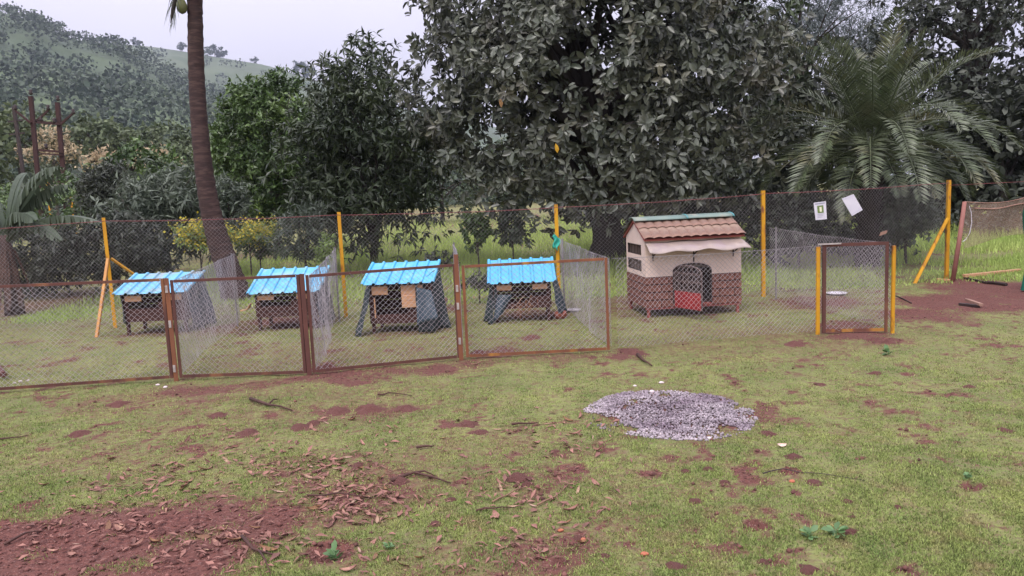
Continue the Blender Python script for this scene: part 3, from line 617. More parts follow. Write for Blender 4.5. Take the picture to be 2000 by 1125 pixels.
# old log and rope behind the kennels
g_ = gnd(V(868, 566, 12.6)); o = MB().tube([(-.14, 0, .12), (-.05, .02, .13), (.06, 0, .12), (.14, -.02, .1)], [.05, .06, .055, .04], 9).build('cut_log', WOODGREY, None, True); o.location = (g_.x, 11.4, .0); tag(o, 'short pale cut log on the ground behind the shuttered kennel', 'log')
pts = []
for k in range(26):
    q = G(925 + k * 2.1, 582 + 3 * math.sin(k * .9)); pts.append(gnd(q, .012 + .008 * math.sin(k * 2.1)))
o = MB().tube(pts, .012, 6).build('rope', mat('hemp_rope', lin((196, 160, 140)), lin((160, 124, 106)), .9, 40), None, True); tag(o, 'frayed pale rope lying on the ground beside the straw kennel', 'rope')

# ------------------------------------------------------------------ net enclosure at the right
nb = G(1860, 549); ntp = V(1884, 394, nb.y); t_ = thing('net_enclosure', 'leaning pink pole holding up a brown see-through net', 'net', nb)
MB().tube([(0, 0, -.05), (ntp - nb) * .5 + Vector((.01, 0, 0)), ntp - nb], [.036, .034, .03], 10).build('pole', mat('pinkish_pole', lin((155, 106, 95)), lin((132, 86, 79)), .7, 6), t_, True)
e0 = V(1988, 383, nb.y + .15) - nb; e1 = e0 + Vector((2.5, .5, .12)); top = ntp - nb
NETM = bpy.data.materials.new('brown_shade_net'); NETM.use_nodes = True; q = NETM.node_tree; pb = q.nodes['Principled BSDF']; pb.inputs['Base Color'].default_value = (*lin((150, 128, 112)), 1); pb.inputs['Roughness'].default_value = .9
trn = q.nodes.new('ShaderNodeBsdfTransparent'); mxs = q.nodes.new('ShaderNodeMixShader'); mxs.inputs[0].default_value = .42
nn = q.nodes.new('ShaderNodeTexNoise'); nn.inputs['Scale'].default_value = 3; nm = q.nodes.new('ShaderNodeMapRange'); nm.inputs[3].default_value = .3; nm.inputs[4].default_value = .55; q.links.new(nn.outputs['Fac'], nm.inputs[0]); q.links.new(nm.outputs[0], mxs.inputs[0])
q.links.new(trn.outputs[0], mxs.inputs[1]); q.links.new(pb.outputs[0], mxs.inputs[2]); q.links.new(mxs.outputs[0], q.nodes['Material Output'].inputs[0])
def net(u, v):
    p_ = top.lerp(e1, u) ; sag = -.07 * math.sin(PI * min(1, u * 2.6)) * (1 - v); zt = p_.z + sag
    return Vector((p_.x + .02 * math.sin(v * 9), p_.y + .02 * math.sin(u * 22 + v * 3), zt * (1 - v) + .75 * v if False else zt - (zt - .5 - .18 * math.sin(u * 5)) * v))
MB().grid(net, 40, 14).build('netting', NETM, t_, True)
MB().tube([net(u, 0) for u in np.linspace(0, 1, 25)], .008, 6).build('top_rope', WOODGREY, t_)
MB().tube([net(u, .16) + Vector((0, -.004, .01 * math.sin(u * 30))) for u in np.linspace(.05, 1, 25)], .012, 6).build('rolled_hem', WOODGREY, t_)
rp = [(1893, 402), (1897, 415), (1898, 435), (1894, 455), (1886, 468), (1880, 472)]
MB().tube([V(a, b, nb.y - .02) - nb for a, b in rp], .005, 5).build('hanging_cord', PAPER, t_)
# green shade cloth bundle on its post
gb = G(2006, 570); t_ = thing('shade_cloth_post', 'green shade cloth wrapped round a post beside the net', 'post', gb)
MB().tube([(.05, 0, -.05), (.05, 0, 1.52)], .03, 8).build('pole', WOODGREY, t_)
def gc(u, v):
    a_ = u * 2 * PI; r_ = .10 + .012 * math.sin(a_ * 5 + v * 3) + .02 * math.sin(v * 7 + a_); r_ *= (1.0 if v < .8 else 1 - (v - .8) * 2.5)
    return Vector((.06 + r_ * 1.1 * math.cos(a_) + .015 * math.sin(v * 4), r_ * math.sin(a_), .02 + 1.36 * v))
GRN = mat('green_shade_cloth', lin((14, 85, 69)), lin((22, 107, 85)), .8, 4, bump=.3, bscale=20)
MB().grid(gc, 28, 26).build('wrapped_cloth', GRN, t_, True)
MB().grid(lambda u, v: Vector((.0 + .14 * (u - .3) + .01 * math.sin(v * 8), -.11 + .02 * math.sin(u * 8), 1.38 - .22 * v + .03 * math.sin(u * 6))), 8, 6).build('loose_end', GRN, t_, True, solid=.003)
# timber, pipes and bits on the bare earth
def lying(name, label, cat, p_, q_, r_, m_, sq=False, lift=None):
    a, b = gnd(G(*p_)), gnd(G(*q_)); a.z += lift or r_; b.z += lift or r_; mb = MB(); d_ = b - a
    if sq: mb.bar((0, 0, 0), d_, r_ * 2.2, r_ * 1.6, (0, 1, 0))
    else: mb.tube([(0, 0, 0), d_ * .5 + Vector((0, random.uniform(-.02, .02), random.uniform(0, .01))), d_], r_, 8)
    o = mb.build(name, m_, None, bevel=.003 if sq else 0); o.location = a; return tag(o, label, cat)
lying('timber_batten', 'long pale timber batten on bare earth below the net', 'timber', (1882, 543), (1992, 532), .03, PALEWOOD, True)
lying('timber_batten', 'short pale batten on the ground at the pink pole foot', 'timber', (1831, 547), (1856, 549), .02, PALEWOOD, True)
lying('iron_pipe', 'dark pipe running from the pink pole over bare earth', 'pipe', (1884, 545), (1930, 553), .016, BLACKM)
lying('iron_pipe', 'dark rusty pipe with open end below the net', 'pipe', (1925, 552), (1966, 558), .022, BLACKM)
lying('plank_scrap', 'pale plank scrap lying on bare earth in front of the net', 'plank', (1888, 592), (1916, 603), .022, WOODGREY, True, .045)
lying('plank_scrap', 'dark plank scrap under the pale one on bare earth', 'plank', (1874, 597), (1912, 602), .02, BLACKM, True)
lying('iron_rod', 'thin dark rod on the earth beside the gate', 'rod', (1750, 578), (1780, 592), .008, BLACKM)
lying('leaning_stake', 'dark brown stake end inside the panel with the corner brace', 'stake', (-30, 690), (8, 742), .03, RUST, False, .06)

# ------------------------------------------------------------------ foliage tools
TEMPL = {
 'fold': (np.array([(0, 0, 0), (.3, .44, .10), (.70, .38, .03), (1, 0, -.12), (.70, -.38, .03), (.3, -.44, .10)]), [(0, 3, 1), (1, 3, 2), (0, 5, 3), (5, 4, 3)], []),
 'oval': (np.array([(0, 0, 0), (.3, .34, .05), (.3, 0, 0), (.3, -.34, .05), (.68, .40, .0), (.68, 0, -.05), (.68, -.40, .0), (1, 0, -.14)]), [(0, 2, 1), (0, 3, 2), (4, 5, 7), (5, 6, 7)], [(1, 2, 5, 4), (2, 3, 6, 5)]),
 'lance': (np.array([(0, 0, 0), (.45, .5, .03), (.5, 0, -.03), (.45, -.5, .03), (1, 0, -.2)]), [(0, 2, 1), (0, 3, 2), (1, 2, 4), (2, 3, 4)], []),
 'card': (np.array([(0, 0, 0), (.35, .5, .04), (.45, -.5, .0), (.8, .35, -.05), (1, -.15, -.1)]), [(0, 2, 1), (1, 2, 4), (1, 4, 3)], []),
}
def unit(a): return a / np.maximum(np.linalg.norm(a, axis=1)[:, None], 1e-6)
def leaf_arrays(P, Dv, Nv, Ln, Wd, templ):
    tv, tri, quad = TEMPL[templ]; Dv = unit(Dv); Sv = unit(np.cross(Nv, Dv)); Nv = np.cross(Dv, Sv); n = len(P); k = len(tv)
    v = P[:, None, :] + Dv[:, None, :] * (tv[None, :, 0:1] * Ln[:, None, None]) + Sv[:, None, :] * (tv[None, :, 1:2] * Wd[:, None, None]) + Nv[:, None, :] * (tv[None, :, 2:3] * Ln[:, None, None])
    b = (np.arange(n) * k)[:, None, None]; fs = [(b + np.array(q)[None]).reshape(-1, len(q[0])) for q in (tri, quad) if len(q)]
    return v.reshape(-1, 3), fs
def rdir(n, up=0.0):
    d = rng.normal(size=(n, 3)); d = unit(d); d[:, 2] += up; return unit(d)
def crown_tips(c, r, nclump, ntip, cr, gap=.0, lump=.3, shell=.45, seed=0, cut=None):
    """tip points grouped in clumps through an uneven ellipsoid"""
    d = rdir(nclump * 3); q = (shell ** 3 + rng.random(len(d)) * (1 - shell ** 3)) ** (1 / 3)
    f = 1 + lump * 2 * (fbm(d[:, 0] * 1.8 + 7 + seed, d[:, 2] * 1.8 + d[:, 1] * 1.1 + 3, seed + 100, 3) - .5)
    C = d * (q * f)[:, None] * np.array(r); g = fbm(C[:, 0] * .9 + 30, C[:, 2] * .9 + C[:, 1] * .5 + 11, seed + 120, 2); C = C[g > gap][:nclump]
    C = C + np.array(c)
    if cut is not None: C = C[cut(C)]
    s = cr * (.6 + .8 * rng.random(len(C)))
    T = (C[:, None, :] + np.clip(rng.normal(size=(len(C), ntip, 3)), -1.5, 1.5) * (s[:, None, None] * np.array([.55, .55, .42]))).reshape(-1, 3)
    return C, T
def limbs(base, top, targets, r0, r1, n=8, seed=0, lean=None):
    """trunk from base to fork, then limbs to targets"""
    mb = MB(); base, top = Vector(base), Vector(top); k = 6; rr = random.Random(seed); pts = []
    for i in range(k + 1):
        f = i / k; pts.append(base.lerp(top, f) + Vector((rr.uniform(-1, 1), rr.uniform(-1, 1), 0)) * r0 * .25 * (1 if 0 < i else 0))
    mb.tube([pts[0] + Vector((0, 0, -.1))] + pts, [r0 * 1.35] + [r0 * (1.15 if i == 0 else 1) * (1 - f_ / k) + r1 * f_ / k for f_, i in zip(range(k + 1), range(k + 1))], n)
    for tg in targets:
        tg = Vector(tg); s = pts[rr.choice([3, 4, 5, 6])]; ln = (tg - s).length; mid = s.lerp(tg, .5) + Vector((rr.uniform(-.1, .1), rr.uniform(-.1, .1), .12)) * ln
        cs = [s, s.lerp(mid, .55) + Vector((0, 0, .03 * ln)), mid, mid.lerp(tg, .5) + Vector((0, 0, .03 * ln)), tg]; mb.tube(cs, [r1 * .75, r1 * .6, r1 * .45, r1 * .28, r1 * .1], 6)
        for _ in range(2):
            s2 = cs[rr.choice([2, 3])]; t2 = tg + Vector((rr.uniform(-1, 1), rr.uniform(-1, 1), rr.uniform(-.5, .8))) * ln * .3; mb.tube([s2, s2.lerp(t2, .5) + Vector((0, 0, .02 * ln)), t2], [r1 * .35, r1 * .22, r1 * .06], 5)
    return mb
BARK = mat('grey_brown_bark', (.055, .045, .04), (.09, .075, .065), .9, 6, bump=.5, stretch=(1, 1, .3))
DBARK = mat('dark_bark', (.030, .025, .023), (.055, .045, .040), .9, 6, bump=.5, stretch=(1, 1, .3))
def leafmat(name, a, b, trans=.22, rough=.45, island=.4, c=None, spec=.4, scale=.8): return mat(name, a, b, rough, scale, 3, island=island, trans=trans, c=c, cscale=1.2, spec=spec)
def tree(name, label, cat, base, crown_c, crown_r, nclump, ntip, nleaf, cr, ll, lw, mt, templ='lance', droop=.5, gap=.0, lump=.3, shell=.45, trunk_r=.12, fork=None, bark=None, seed=0, nlimb=7, group=None, crown_name='crown', cut=None):
    base = Vector(base); t_ = thing(name, label, cat, base, 0, group); b = np.array(base); cc = np.array(crown_c, float) - b
    C, T = crown_tips(cc, crown_r, nclump, ntip, cr, gap, lump, shell, seed, cut)
    ax = unit(unit(T - cc) + rdir(len(T)) * .6); P = np.repeat(T, nleaf, 0); A = np.repeat(ax, nleaf, 0); R_ = rdir(len(P))
    Dv = unit(A * .35 + R_); Dv[:, 2] -= droop * rng.random(len(P)); Dv = unit(Dv); Nv = unit(rdir(len(P), .9) + A * .3)
    Ln = ll * (.6 + .7 * rng.random(len(P))); v, fs = leaf_arrays(P, Dv, Nv, Ln, lw * (Ln / ll), templ)
    o = obj_np(crown_name, v, fs, mt, t_); tag(o, kind='stuff')
    if trunk_r:
        fk = Vector(fork) - base if fork is not None else Vector((cc[0] * .6, cc[1] * .6, max(.3, cc[2] - crown_r[2] * .35)))
        tg = cc + (C[rng.choice(len(C), min(nlimb, len(C)), False)] - cc) * .85; limbs((0, 0, 0), fk, [Vector(q) for q in tg], trunk_r, trunk_r * .6, 9, seed).build('trunk', bark or BARK, t_, True)
    return t_, C + b, T + b
def px_tree(name, label, cat, px, py, rx, ry, Yd, **k):
    """crown centre and half-sizes read at the depth the tree stands at"""
    c = V(px, py, Yd); s = Yd / FPX; r = (rx * s, rx * s * k.pop('deep', .9), ry * s); base = Vector((c.x + k.pop('dx', 0), Yd, 0)); base.z = float(gz(base.x, base.y)) - .02
    return tree(name, label, cat, base, c, r, **k)

# ------------------------------------------------------------------ hills
def hill(name, prof, y_foot, y_ridge, mt, seed, amp):
    """slope from a foot line up to a ridge whose skyline passes through the given photo pixels"""
    xs = np.array([q[0] for q in prof], float); ys = np.array([q[1] for q in prof], float); PX = np.linspace(xs[0], xs[-1], 150); nt2 = 46; vv = np.zeros((150, nt2 + 14, 3))
    for i, px in enumerate(PX):
        top_ = V(px, float(np.interp(px, xs, ys)), y_ridge)
        dx = top_.x / y_ridge
        for j in range(nt2 + 14):
            f = j / (nt2 - 1); yy = y_foot + (y_ridge - y_foot) * f; xx = dx * yy
            if f <= 1: z = top_.z * (sstep(0, 1, f) * .45 + f ** 1.25 * .55)
            else: z = top_.z * (1 - (f - 1) ** 1.3 * 1.6)
            nz = (fbm(xx / 90, yy / 90, seed) - .5) * amp * np.clip(f * 3, 0, 1) * np.clip(abs(1 - f) * 5, .12, 1); vv[i, j] = (xx, yy, float(z + nz) - .3)
    n_ = vv.shape[1]; ii = (np.arange(149)[:, None] * n_ + np.arange(n_ - 1)[None]).ravel()
    o = obj_np(name, vv.reshape(-1, 3), [np.stack([ii, ii + n_, ii + n_ + 1, ii + 1], 1)], mt, smooth=True); tag(o, kind='structure'); return o, vv
HM = mat('hill_scrub', (.045, .068, .036), (.075, .105, .052), .95, .03, 8, c=(.10, .14, .065), cscale=.012, cthr=(.52, .6), coord='Object')
HM2 = mat('hill_grass', (.105, .135, .075), (.075, .098, .058), .95, .02, 8, c=(.07, .10, .05), cscale=.03, cthr=(.52, .62))
far_h, FV = hill('far_hill', [(-900, 30), (-300, 40), (150, 78), (270, 88), (360, 100), (440, 112), (520, 128), (600, 152), (760, 205), (960, 246), (1200, 300), (1600, 345), (2100, 352)], 560, 1150, HM2, 31, 40)
near_h, NV = hill('near_hill', [(-1200, 10), (-500, -30), (-100, 10), (0, 26), (60, 40), (150, 78), (230, 88), (290, 120), (340, 150), (400, 180), (470, 205), (560, 250), (700, 300), (900, 345), (1300, 372)], 130, 620, HM, 37, 26)
def forest(name, label, VV, n, hmin, hmax, dens, mt, ncard=70, jr=(0, 46)):
    temps = []
    for k in range(6):
        d = rdir(ncard, .35); r_ = .75 + .3 * rng.random(ncard); P = d * r_[:, None] * np.array([.55, .55, .42]) + np.array([0, 0, .6]); P[:, 2] = np.maximum(P[:, 2], .08)
        Ln = .13 + .14 * rng.random(ncard); temps.append(leaf_arrays(P, unit(rdir(ncard) + d * .4), unit(d + rdir(ncard) * .5), Ln, Ln * .9, 'card'))
    vs, f3 = [], []; off = 0; cnt = 0
    while cnt < n:
        i = rng.integers(0, 149); j = rng.integers(jr[0], jr[1]); u, w = rng.random(2); p_ = VV[i, j] * (1 - u) * (1 - w) + VV[i + 1, j] * u * (1 - w) + VV[i, j + 1] * (1 - u) * w + VV[i + 1, j + 1] * u * w
        if float(fbm(p_[0] / 60, p_[1] / 60, 77)) < dens + .15 * rng.random(): cnt += .25; continue
        tv, tf = temps[rng.integers(6)]; a = rng.random() * 2 * PI; h = hmin + (hmax - hmin) * rng.random() ** 1.6; c_, s_ = math.cos(a) * h, math.sin(a) * h
        v = np.stack([tv[:, 0] * c_ - tv[:, 1] * s_, tv[:, 0] * s_ + tv[:, 1] * c_, tv[:, 2] * h], 1) + p_; vs.append(v); f3.append(tf[0] + off); off += len(v); cnt += 1
    o = obj_np(name, np.concatenate(vs), [np.concatenate(f3)], mt); tag(o, label, 'trees', None, 'stuff'); return o
FM = leafmat('hill_tree_leaves', (.036, .058, .034), (.068, .092, .052), .12, .7, .5, scale=.03)
forest('hillside_wood', 'scrubby wood covering the hazy slope left of the palm trunk', NV, 3700, 5, 11, .26, FM, 28)
forest('far_hill_wood', 'dark scrub scattered over the far grassy ridge', FV, 420, 7, 15, .50, FM, 44)
for k, (px, py, h) in enumerate([(266, 90, 8), (355, 102, 9), (420, 112, 12), (432, 113, 9), (497, 124, 6), (590, 148, 14), (608, 155, 12), (150, 80, 7), (180, 82, 6), (60, 42, 8), (25, 30, 7), (205, 86, 7), (100, 58, 7)]):
    Yk = 1148 if px > 240 else 618; q = V(px, py, Yk); lab = {0: 'lone small tree with round crown on the bare ridge', 2: 'widest dark tree standing on the far ridge', 5: 'tall tree where the far ridge drops behind the orchard'}.get(k, 'dark bushy tree on the far grassy skyline' if px > 240 else 'dark tree on the near wooded ridge')
    s = 1.85 if Yk > 700 else 1.0
    tree('ridge_tree', lab, 'tree', (q.x, Yk, q.z - 2), (q.x, Yk, q.z + h * s * .45), (h * s * .5, h * s * .5, h * s * .36), 16, 14, 4, h * s * .13, h * s * .10, h * s * .07, FM, 'card', .2, trunk_r=.4, seed=200 + k, nlimb=3, group='trees on the skyline')

# ------------------------------------------------------------------ the big grey-green tree over the pens
FICUS = leafmat('grey_green_leaves', (.062, .076, .054), (.122, .132, .100), .10, .38, .55, c=(.15, .145, .105), spec=.55)
bt_c = V(1165, 95, 16.6); bt_base = Vector((2.15, 17.2, 0)); s = 16.6 / FPX
bt = thing('broadleaf_tree', 'huge grey green tree with big oval leaves overhanging the rear fence', 'tree', bt_base); bb = np.array(bt_base)
cc = np.array(bt_c) - bb; cr_ = (365 * s, 3.3, 360 * s)
C, T = crown_tips(cc, cr_, 640, 14, .50, .40, .28, .40, 300, cut=lambda C_: (C_[:, 2] + 0 > 1.15 + .25 * np.sin(C_[:, 0] * 2.3)) & (C_[:, 1] > -3.6))
hang = np.array([np.array(V(px, py, Yd)) - bb for px, py, Yd in [(960, 345, 14.2), (1010, 372, 14.0), (1075, 350, 13.9), (1190, 350, 13.8), (1260, 340, 13.7), (1330, 365, 13.7), (1400, 340, 13.7), (1470, 320, 13.9), (1500, 240, 14.2), (1430, 250, 13.7), (1240, 260, 13.6), (1120, 250, 13.7), (900, 300, 14.4), (860, 220, 14.6), (1300, 160, 13.6), (1400, 110, 13.8), (1020, 170, 13.8), (880, 110, 14.6), (1500, 160, 14.4), (1160, 120, 13.6), (1050, 300, 13.8), (1350, 290, 13.6), (1210, 400, 13.9), (1290, 395, 14.0), (1420, 385, 14.0), (1130, 395, 14.2)]])
T = np.concatenate([T, (hang[:, None, :] + rng.normal(size=(len(hang), 20, 3)) * np.array([.34, .22, .24])).reshape(-1, 3)])
keepT = ~((np.abs(T[:, 0] + 2.15 - V(940, 240, 15).x) < .55) & (np.abs(T[:, 2] - V(940, 250, 15).z) < .42) & (rng.random(len(T)) < .45)); T = T[keepT]; _u = T[:, 0] + bb[0]; keepT = ~((_u > V(770, 150, 16).x) & (_u < V(1010, 150, 16).x) & (T[:, 2] > V(900, 300, 16).z) & (fbm(T[:, 0] * 1.4 + 3, T[:, 2] * 1.4 + 8, 140, 2) > .46) & (rng.random(len(T)) < .55)); T = T[keepT]
ax = unit(unit(T - cc) * .9 + rdir(len(T)) * .7 + np.array([0, -.25, .15])); nl = 7; P = np.repeat(T, nl, 0); A = np.repeat(ax, nl, 0)
R_ = rdir(len(P)); R_ = unit(R_ - A * np.sum(R_ * A, 1)[:, None]); tilt = rng.random(len(P)) * 1.1 - .15
Dv = unit(R_ * np.cos(tilt)[:, None] + A * np.sin(tilt)[:, None]); Dv[:, 2] -= .35 * rng.random(len(P)); Dv = unit(Dv); P = P + Dv * .02 - A * (rng.random(len(P)) * .12)[:, None]
Nv = unit(A + rdir(len(P), .35) * .55); Ln = .165 * (.6 + .7 * rng.random(len(P)))
vis = np.argsort(P[:, 1] + .15 * rng.random(len(P)) + np.where((P[:, 2] > 5.2) | (P[:, 2] < .6), 9, 0)); front = vis[:260]; rest = vis[260:]
v, fs = leaf_arrays(P[rest], Dv[rest], Nv[rest], Ln[rest], Ln[rest] * .50, 'fold'); tag(obj_np('crown', v, fs, FICUS, bt), kind='stuff')
tv, tri, quad = TEMPL['oval']; lm = mesh_np('leaf', tv * np.array([1, .52, 1]), [np.array(tri), np.array(quad)], FICUS)
YLEAF = mat('yellowed_leaf', lin((222, 176, 40)), lin((200, 150, 40)), .5, 8, trans=.3); lmy = mesh_np('leaf', tv * np.array([1, .55, 1]), [np.array(tri), np.array(quad)], YLEAF)
def leaf_obj(me, p_, d_, n_, ln, parent, name='leaf'):
    d_ = Vector(d_).normalized(); n_ = Vector(n_); s_ = n_.cross(d_).normalized(); n_ = d_.cross(s_); Mx = Matrix((( d_.x * ln, s_.x * ln, n_.x * ln, p_[0]), (d_.y * ln, s_.y * ln, n_.y * ln, p_[1]), (d_.z * ln, s_.z * ln, n_.z * ln, p_[2]), (0, 0, 0, 1))); return dup(me, name, parent, Mx)
for i in front: leaf_obj(lm, P[i], Dv[i], Nv[i], Ln[i], bt)
yl = V(1085, 280, 13.4); o = leaf_obj(lmy, np.array(yl) - bb, (.2, -.2, -1), (.3, -1, .1), .17, bt); o['label'] = 'bright yellow leaf'
yl = V(977, 190, 13.8); o = leaf_obj(mesh_np('leaf', tv * np.array([1, .5, 1]), [np.array(tri), np.array(quad)], mat('tan_leaf', lin((190, 150, 100)), lin((160, 120, 84)), .6, 8)), np.array(yl) - bb, (.1, -.2, -1), (.3, -1, .1), .18, bt)
tg = [Vector(cc + (q - cc) * .82) for q in C[rng.choice(len(C), 22, False)]]
limbs((0, 0, 0), (.1, -.1, 2.3), tg, .42, .24, 12, 5).build('trunk', DBARK, bt, True)
limbs((.55, .1, 0), (.8, .2, 2.0), tg[:5], .14, .09, 9, 6).build('side_stem', DBARK, bt, True)

# ------------------------------------------------------------------ orchard trees to its left
MANGO = leafmat('mango_leaves', (.045, .085, .026), (.095, .150, .045), .18, .42, .5, c=(.17, .25, .07), spec=.5)
MANGOD = leafmat('dark_mango_leaves', (.034, .052, .026), (.070, .094, .045), .12, .40, .5, spec=.5)
GREYB = leafmat('grey_green_shrub_leaves', (0.085, 0.113, 0.080), (0.141, 0.164, 0.119), .2, .5, .4)
PALEG = leafmat('pale_green_leaves', (0.160, 0.240, 0.072), (0.272, 0.352, 0.112), .3, .5, .4)
DARKG = leafmat('dark_green_leaves', (0.037, 0.046, 0.034), (0.067, 0.076, 0.055), .15, .5, .4)  # dull dark green leaf colour shared by the darker trees and bushes
FEATH = leafmat('bluish_feathery_leaves', (0.102, 0.133, 0.126), (0.178, 0.204, 0.196), .25, .55, .35)
CREAMF = leafmat('cream_blossom', lin((186, 172, 142)), lin((166, 148, 120)), .3, .8, .25)
px_tree('mango_tree', 'dense round green mango tree beyond the fence beside the palm trunk', 'tree', 528, 300, 104, 146, 23, nclump=300, ntip=12, nleaf=8, cr=.36, ll=.16, lw=.062, mt=MANGO, droop=.3, lump=.14, shell=.74, trunk_r=.16, seed=11)
px_tree('mango_tree', 'dark narrow leaved mango tree with slim bare trunk beyond the fence', 'tree', 706, 290, 135, 172, 18.2, nclump=230, ntip=11, nleaf=7, cr=.5, ll=.21, lw=.055, mt=MANGOD, droop=.7, lump=.34, shell=.4, trunk_r=.11, gap=.3, fork=(-3.15, 18.2, 1.3), bark=DBARK, seed=12, dx=.1, nlimb=10)
px_tree('mango_tree', 'shaded mango tree low behind the slim trunked mango', 'tree', 640, 320, 110, 120, 26, nclump=90, ntip=11, nleaf=6, cr=.6, ll=.22, lw=.07, mt=MANGOD, lump=.3, trunk_r=.16, seed=13)
px_tree('shrub', 'grey green shrub behind the fence right of the yellow flowers', 'shrub', 592, 452, 58, 60, 16.5, nclump=46, ntip=9, nleaf=7, cr=.25, ll=.15, lw=.03, mt=GREYB, droop=.5, trunk_r=.03, seed=14)
px_tree('shrub', 'light green shrub beside the grey green shrub', 'shrub', 632, 482, 24, 22, 15.2, nclump=14, ntip=8, nleaf=6, cr=.12, ll=.08, lw=.03, mt=PALEG, trunk_r=.015, seed=15)
px_tree('shrub', 'low green bush under the yellow flowers', 'shrub', 505, 470, 48, 26, 17.5, nclump=26, ntip=9, nleaf=7, cr=.2, ll=.1, lw=.035, mt=MANGO, trunk_r=.02, seed=16)
px_tree('shrub', 'leafy bush in long grass behind the shuttered kennel', 'shrub', 932, 452, 22, 34, 15.5, nclump=14, ntip=8, nleaf=6, cr=.16, ll=.13, lw=.06, mt=MANGO, trunk_r=.02, seed=17)
px_tree('shrub', 'leafy bush with pale tips under the big tree', 'shrub', 1000, 440, 36, 42, 15.8, nclump=24, ntip=8, nleaf=6, cr=.2, ll=.13, lw=.06, mt=GREYB, trunk_r=.02, seed=18)
px_tree('shrub', 'small dark bush just behind the shuttered kennel roof', 'shrub', 858, 508, 26, 16, 12.6, nclump=14, ntip=8, nleaf=6, cr=.1, ll=.07, lw=.03, mt=DARKG, trunk_r=.012, seed=19)
px_tree('shrub', 'low hedge bush behind the straw kennel', 'shrub', 935, 552, 40, 14, 11.6, nclump=18, ntip=8, nleaf=6, cr=.09, ll=.06, lw=.03, mt=DARKG, trunk_r=.012, seed=20)
# yellow flowering plants
YF = leafmat('yellow_petals', lin((206, 188, 64)), lin((180, 176, 86)), .3, .6, .2)
for px, py, rx, ry, lab in [(388, 460, 34, 20, 'yellow flowering bush left of the palm trunk'), (485, 458, 58, 15, 'yellow flowering patch right of the palm trunk')]:
    t_, C_, T_ = px_tree('flowering_bush', lab, 'bush', px, py, rx, ry, 14.4 if px < 400 else 17.0, nclump=24, ntip=9, nleaf=6, cr=.2, ll=.09, lw=.03, mt=PALEG, trunk_r=.02, seed=int(px))
    T_ = T_ - np.array(t_.location); P = np.repeat(T_, 5, 0) + rng.normal(0, .07, (len(T_) * 5, 3)); P[:, 2] += .06; v, fs = leaf_arrays(P, rdir(len(P)), rdir(len(P), 1), np.full(len(P), .055), np.full(len(P), .05), 'lance'); tag(obj_np('blossom', v, fs, YF, t_), kind='stuff')
# left bushes and trees
px_tree('mango_tree', 'bushy grey leaved mango tree left of the palm trunk', 'tree', 320, 425, 100, 95, 17, nclump=110, ntip=11, nleaf=7, cr=.32, ll=.19, lw=.045, mt=GREYB, droop=.7, lump=.3, trunk_r=.08, seed=21)
px_tree('mango_tree', 'green mango bush rising behind the grey leaved one', 'tree', 275, 350, 70, 60, 24, nclump=60, ntip=10, nleaf=7, cr=.4, ll=.2, lw=.08, mt=MANGO, lump=.3, trunk_r=.1, seed=22)
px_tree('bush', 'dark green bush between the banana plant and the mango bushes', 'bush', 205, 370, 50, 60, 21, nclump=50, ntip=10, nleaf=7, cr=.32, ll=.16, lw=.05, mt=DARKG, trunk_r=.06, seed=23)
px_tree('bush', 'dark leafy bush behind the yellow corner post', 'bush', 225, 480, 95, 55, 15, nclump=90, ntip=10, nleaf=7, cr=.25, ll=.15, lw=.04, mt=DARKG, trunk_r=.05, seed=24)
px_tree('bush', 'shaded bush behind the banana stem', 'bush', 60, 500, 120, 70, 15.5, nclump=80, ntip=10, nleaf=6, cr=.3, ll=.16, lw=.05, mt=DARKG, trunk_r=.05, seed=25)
px_tree('bush', 'mid green bush right of the palm trunk foot', 'bush', 445, 410, 40, 50, 19, nclump=40, ntip=10, nleaf=7, cr=.28, ll=.17, lw=.045, mt=GREYB, trunk_r=.05, seed=26)
px_tree('bush', 'green thicket behind the transformer pole', 'bush', 90, 400, 150, 50, 30, nclump=80, ntip=10, nleaf=6, cr=.5, ll=.2, lw=.08, mt=MANGO, trunk_r=.06, seed=27)
for px, py, rx, ry, Yd, lab in [(100, 290, 52, 45, 40, 'cream blossoming tree behind the transformer poles'), (208, 315, 26, 24, 34, 'small cream blossoming tree right of the transformer'), (300, 318, 42, 24, 34, 'cream blossoming tree above the mango bushes')]:
    t_, C_, T_ = px_tree('blossoming_tree', lab, 'tree', px, py + 14, rx, ry, Yd, nclump=40, ntip=8, nleaf=6, cr=.3, ll=.2, lw=.08, mt=GREYB, trunk_r=.09, seed=int(px) + 3)
    T_ = T_ - np.array(t_.location); P = np.repeat(T_[T_[:, 2] > np.percentile(T_[:, 2], 35)], 7, 0); P = P + rng.normal(0, .16, P.shape); P[:, 2] += .1; v, fs = leaf_arrays(P, rdir(len(P), .5), rdir(len(P), 1), np.full(len(P), .2), np.full(len(P), .12), 'lance'); tag(obj_np('blossom', v, fs, CREAMF, t_), kind='stuff')
for k, (px, py, rx, ry, Yd) in enumerate([(380, 330, 60, 45, 62), (460, 310, 55, 50, 55), (180, 265, 70, 40, 72), (30, 270, 80, 60, 60), (320, 275, 60, 35, 80), (-80, 300, 90, 80, 50)]):
    px_tree('scrub_tree', ['pale scrub tree at the hill foot behind the palm trunk', 'scrub tree at the hill foot beside the round mango', 'hazy tree at the hill foot above the cream blossom', 'tree behind the transformer poles', 'far scrub tree at the hill foot', 'tree at the hill foot behind the banana plant'][k], 'tree', px, py, rx, ry, Yd, nclump=50, ntip=9, nleaf=5, cr=.9, ll=.5, lw=.25, mt=leafmat('foot_tree_leaves', (0.071, 0.101, 0.050), (0.131, 0.161, 0.078), .2, .6, .4), templ='card', lump=.3, trunk_r=.14, seed=30 + k)
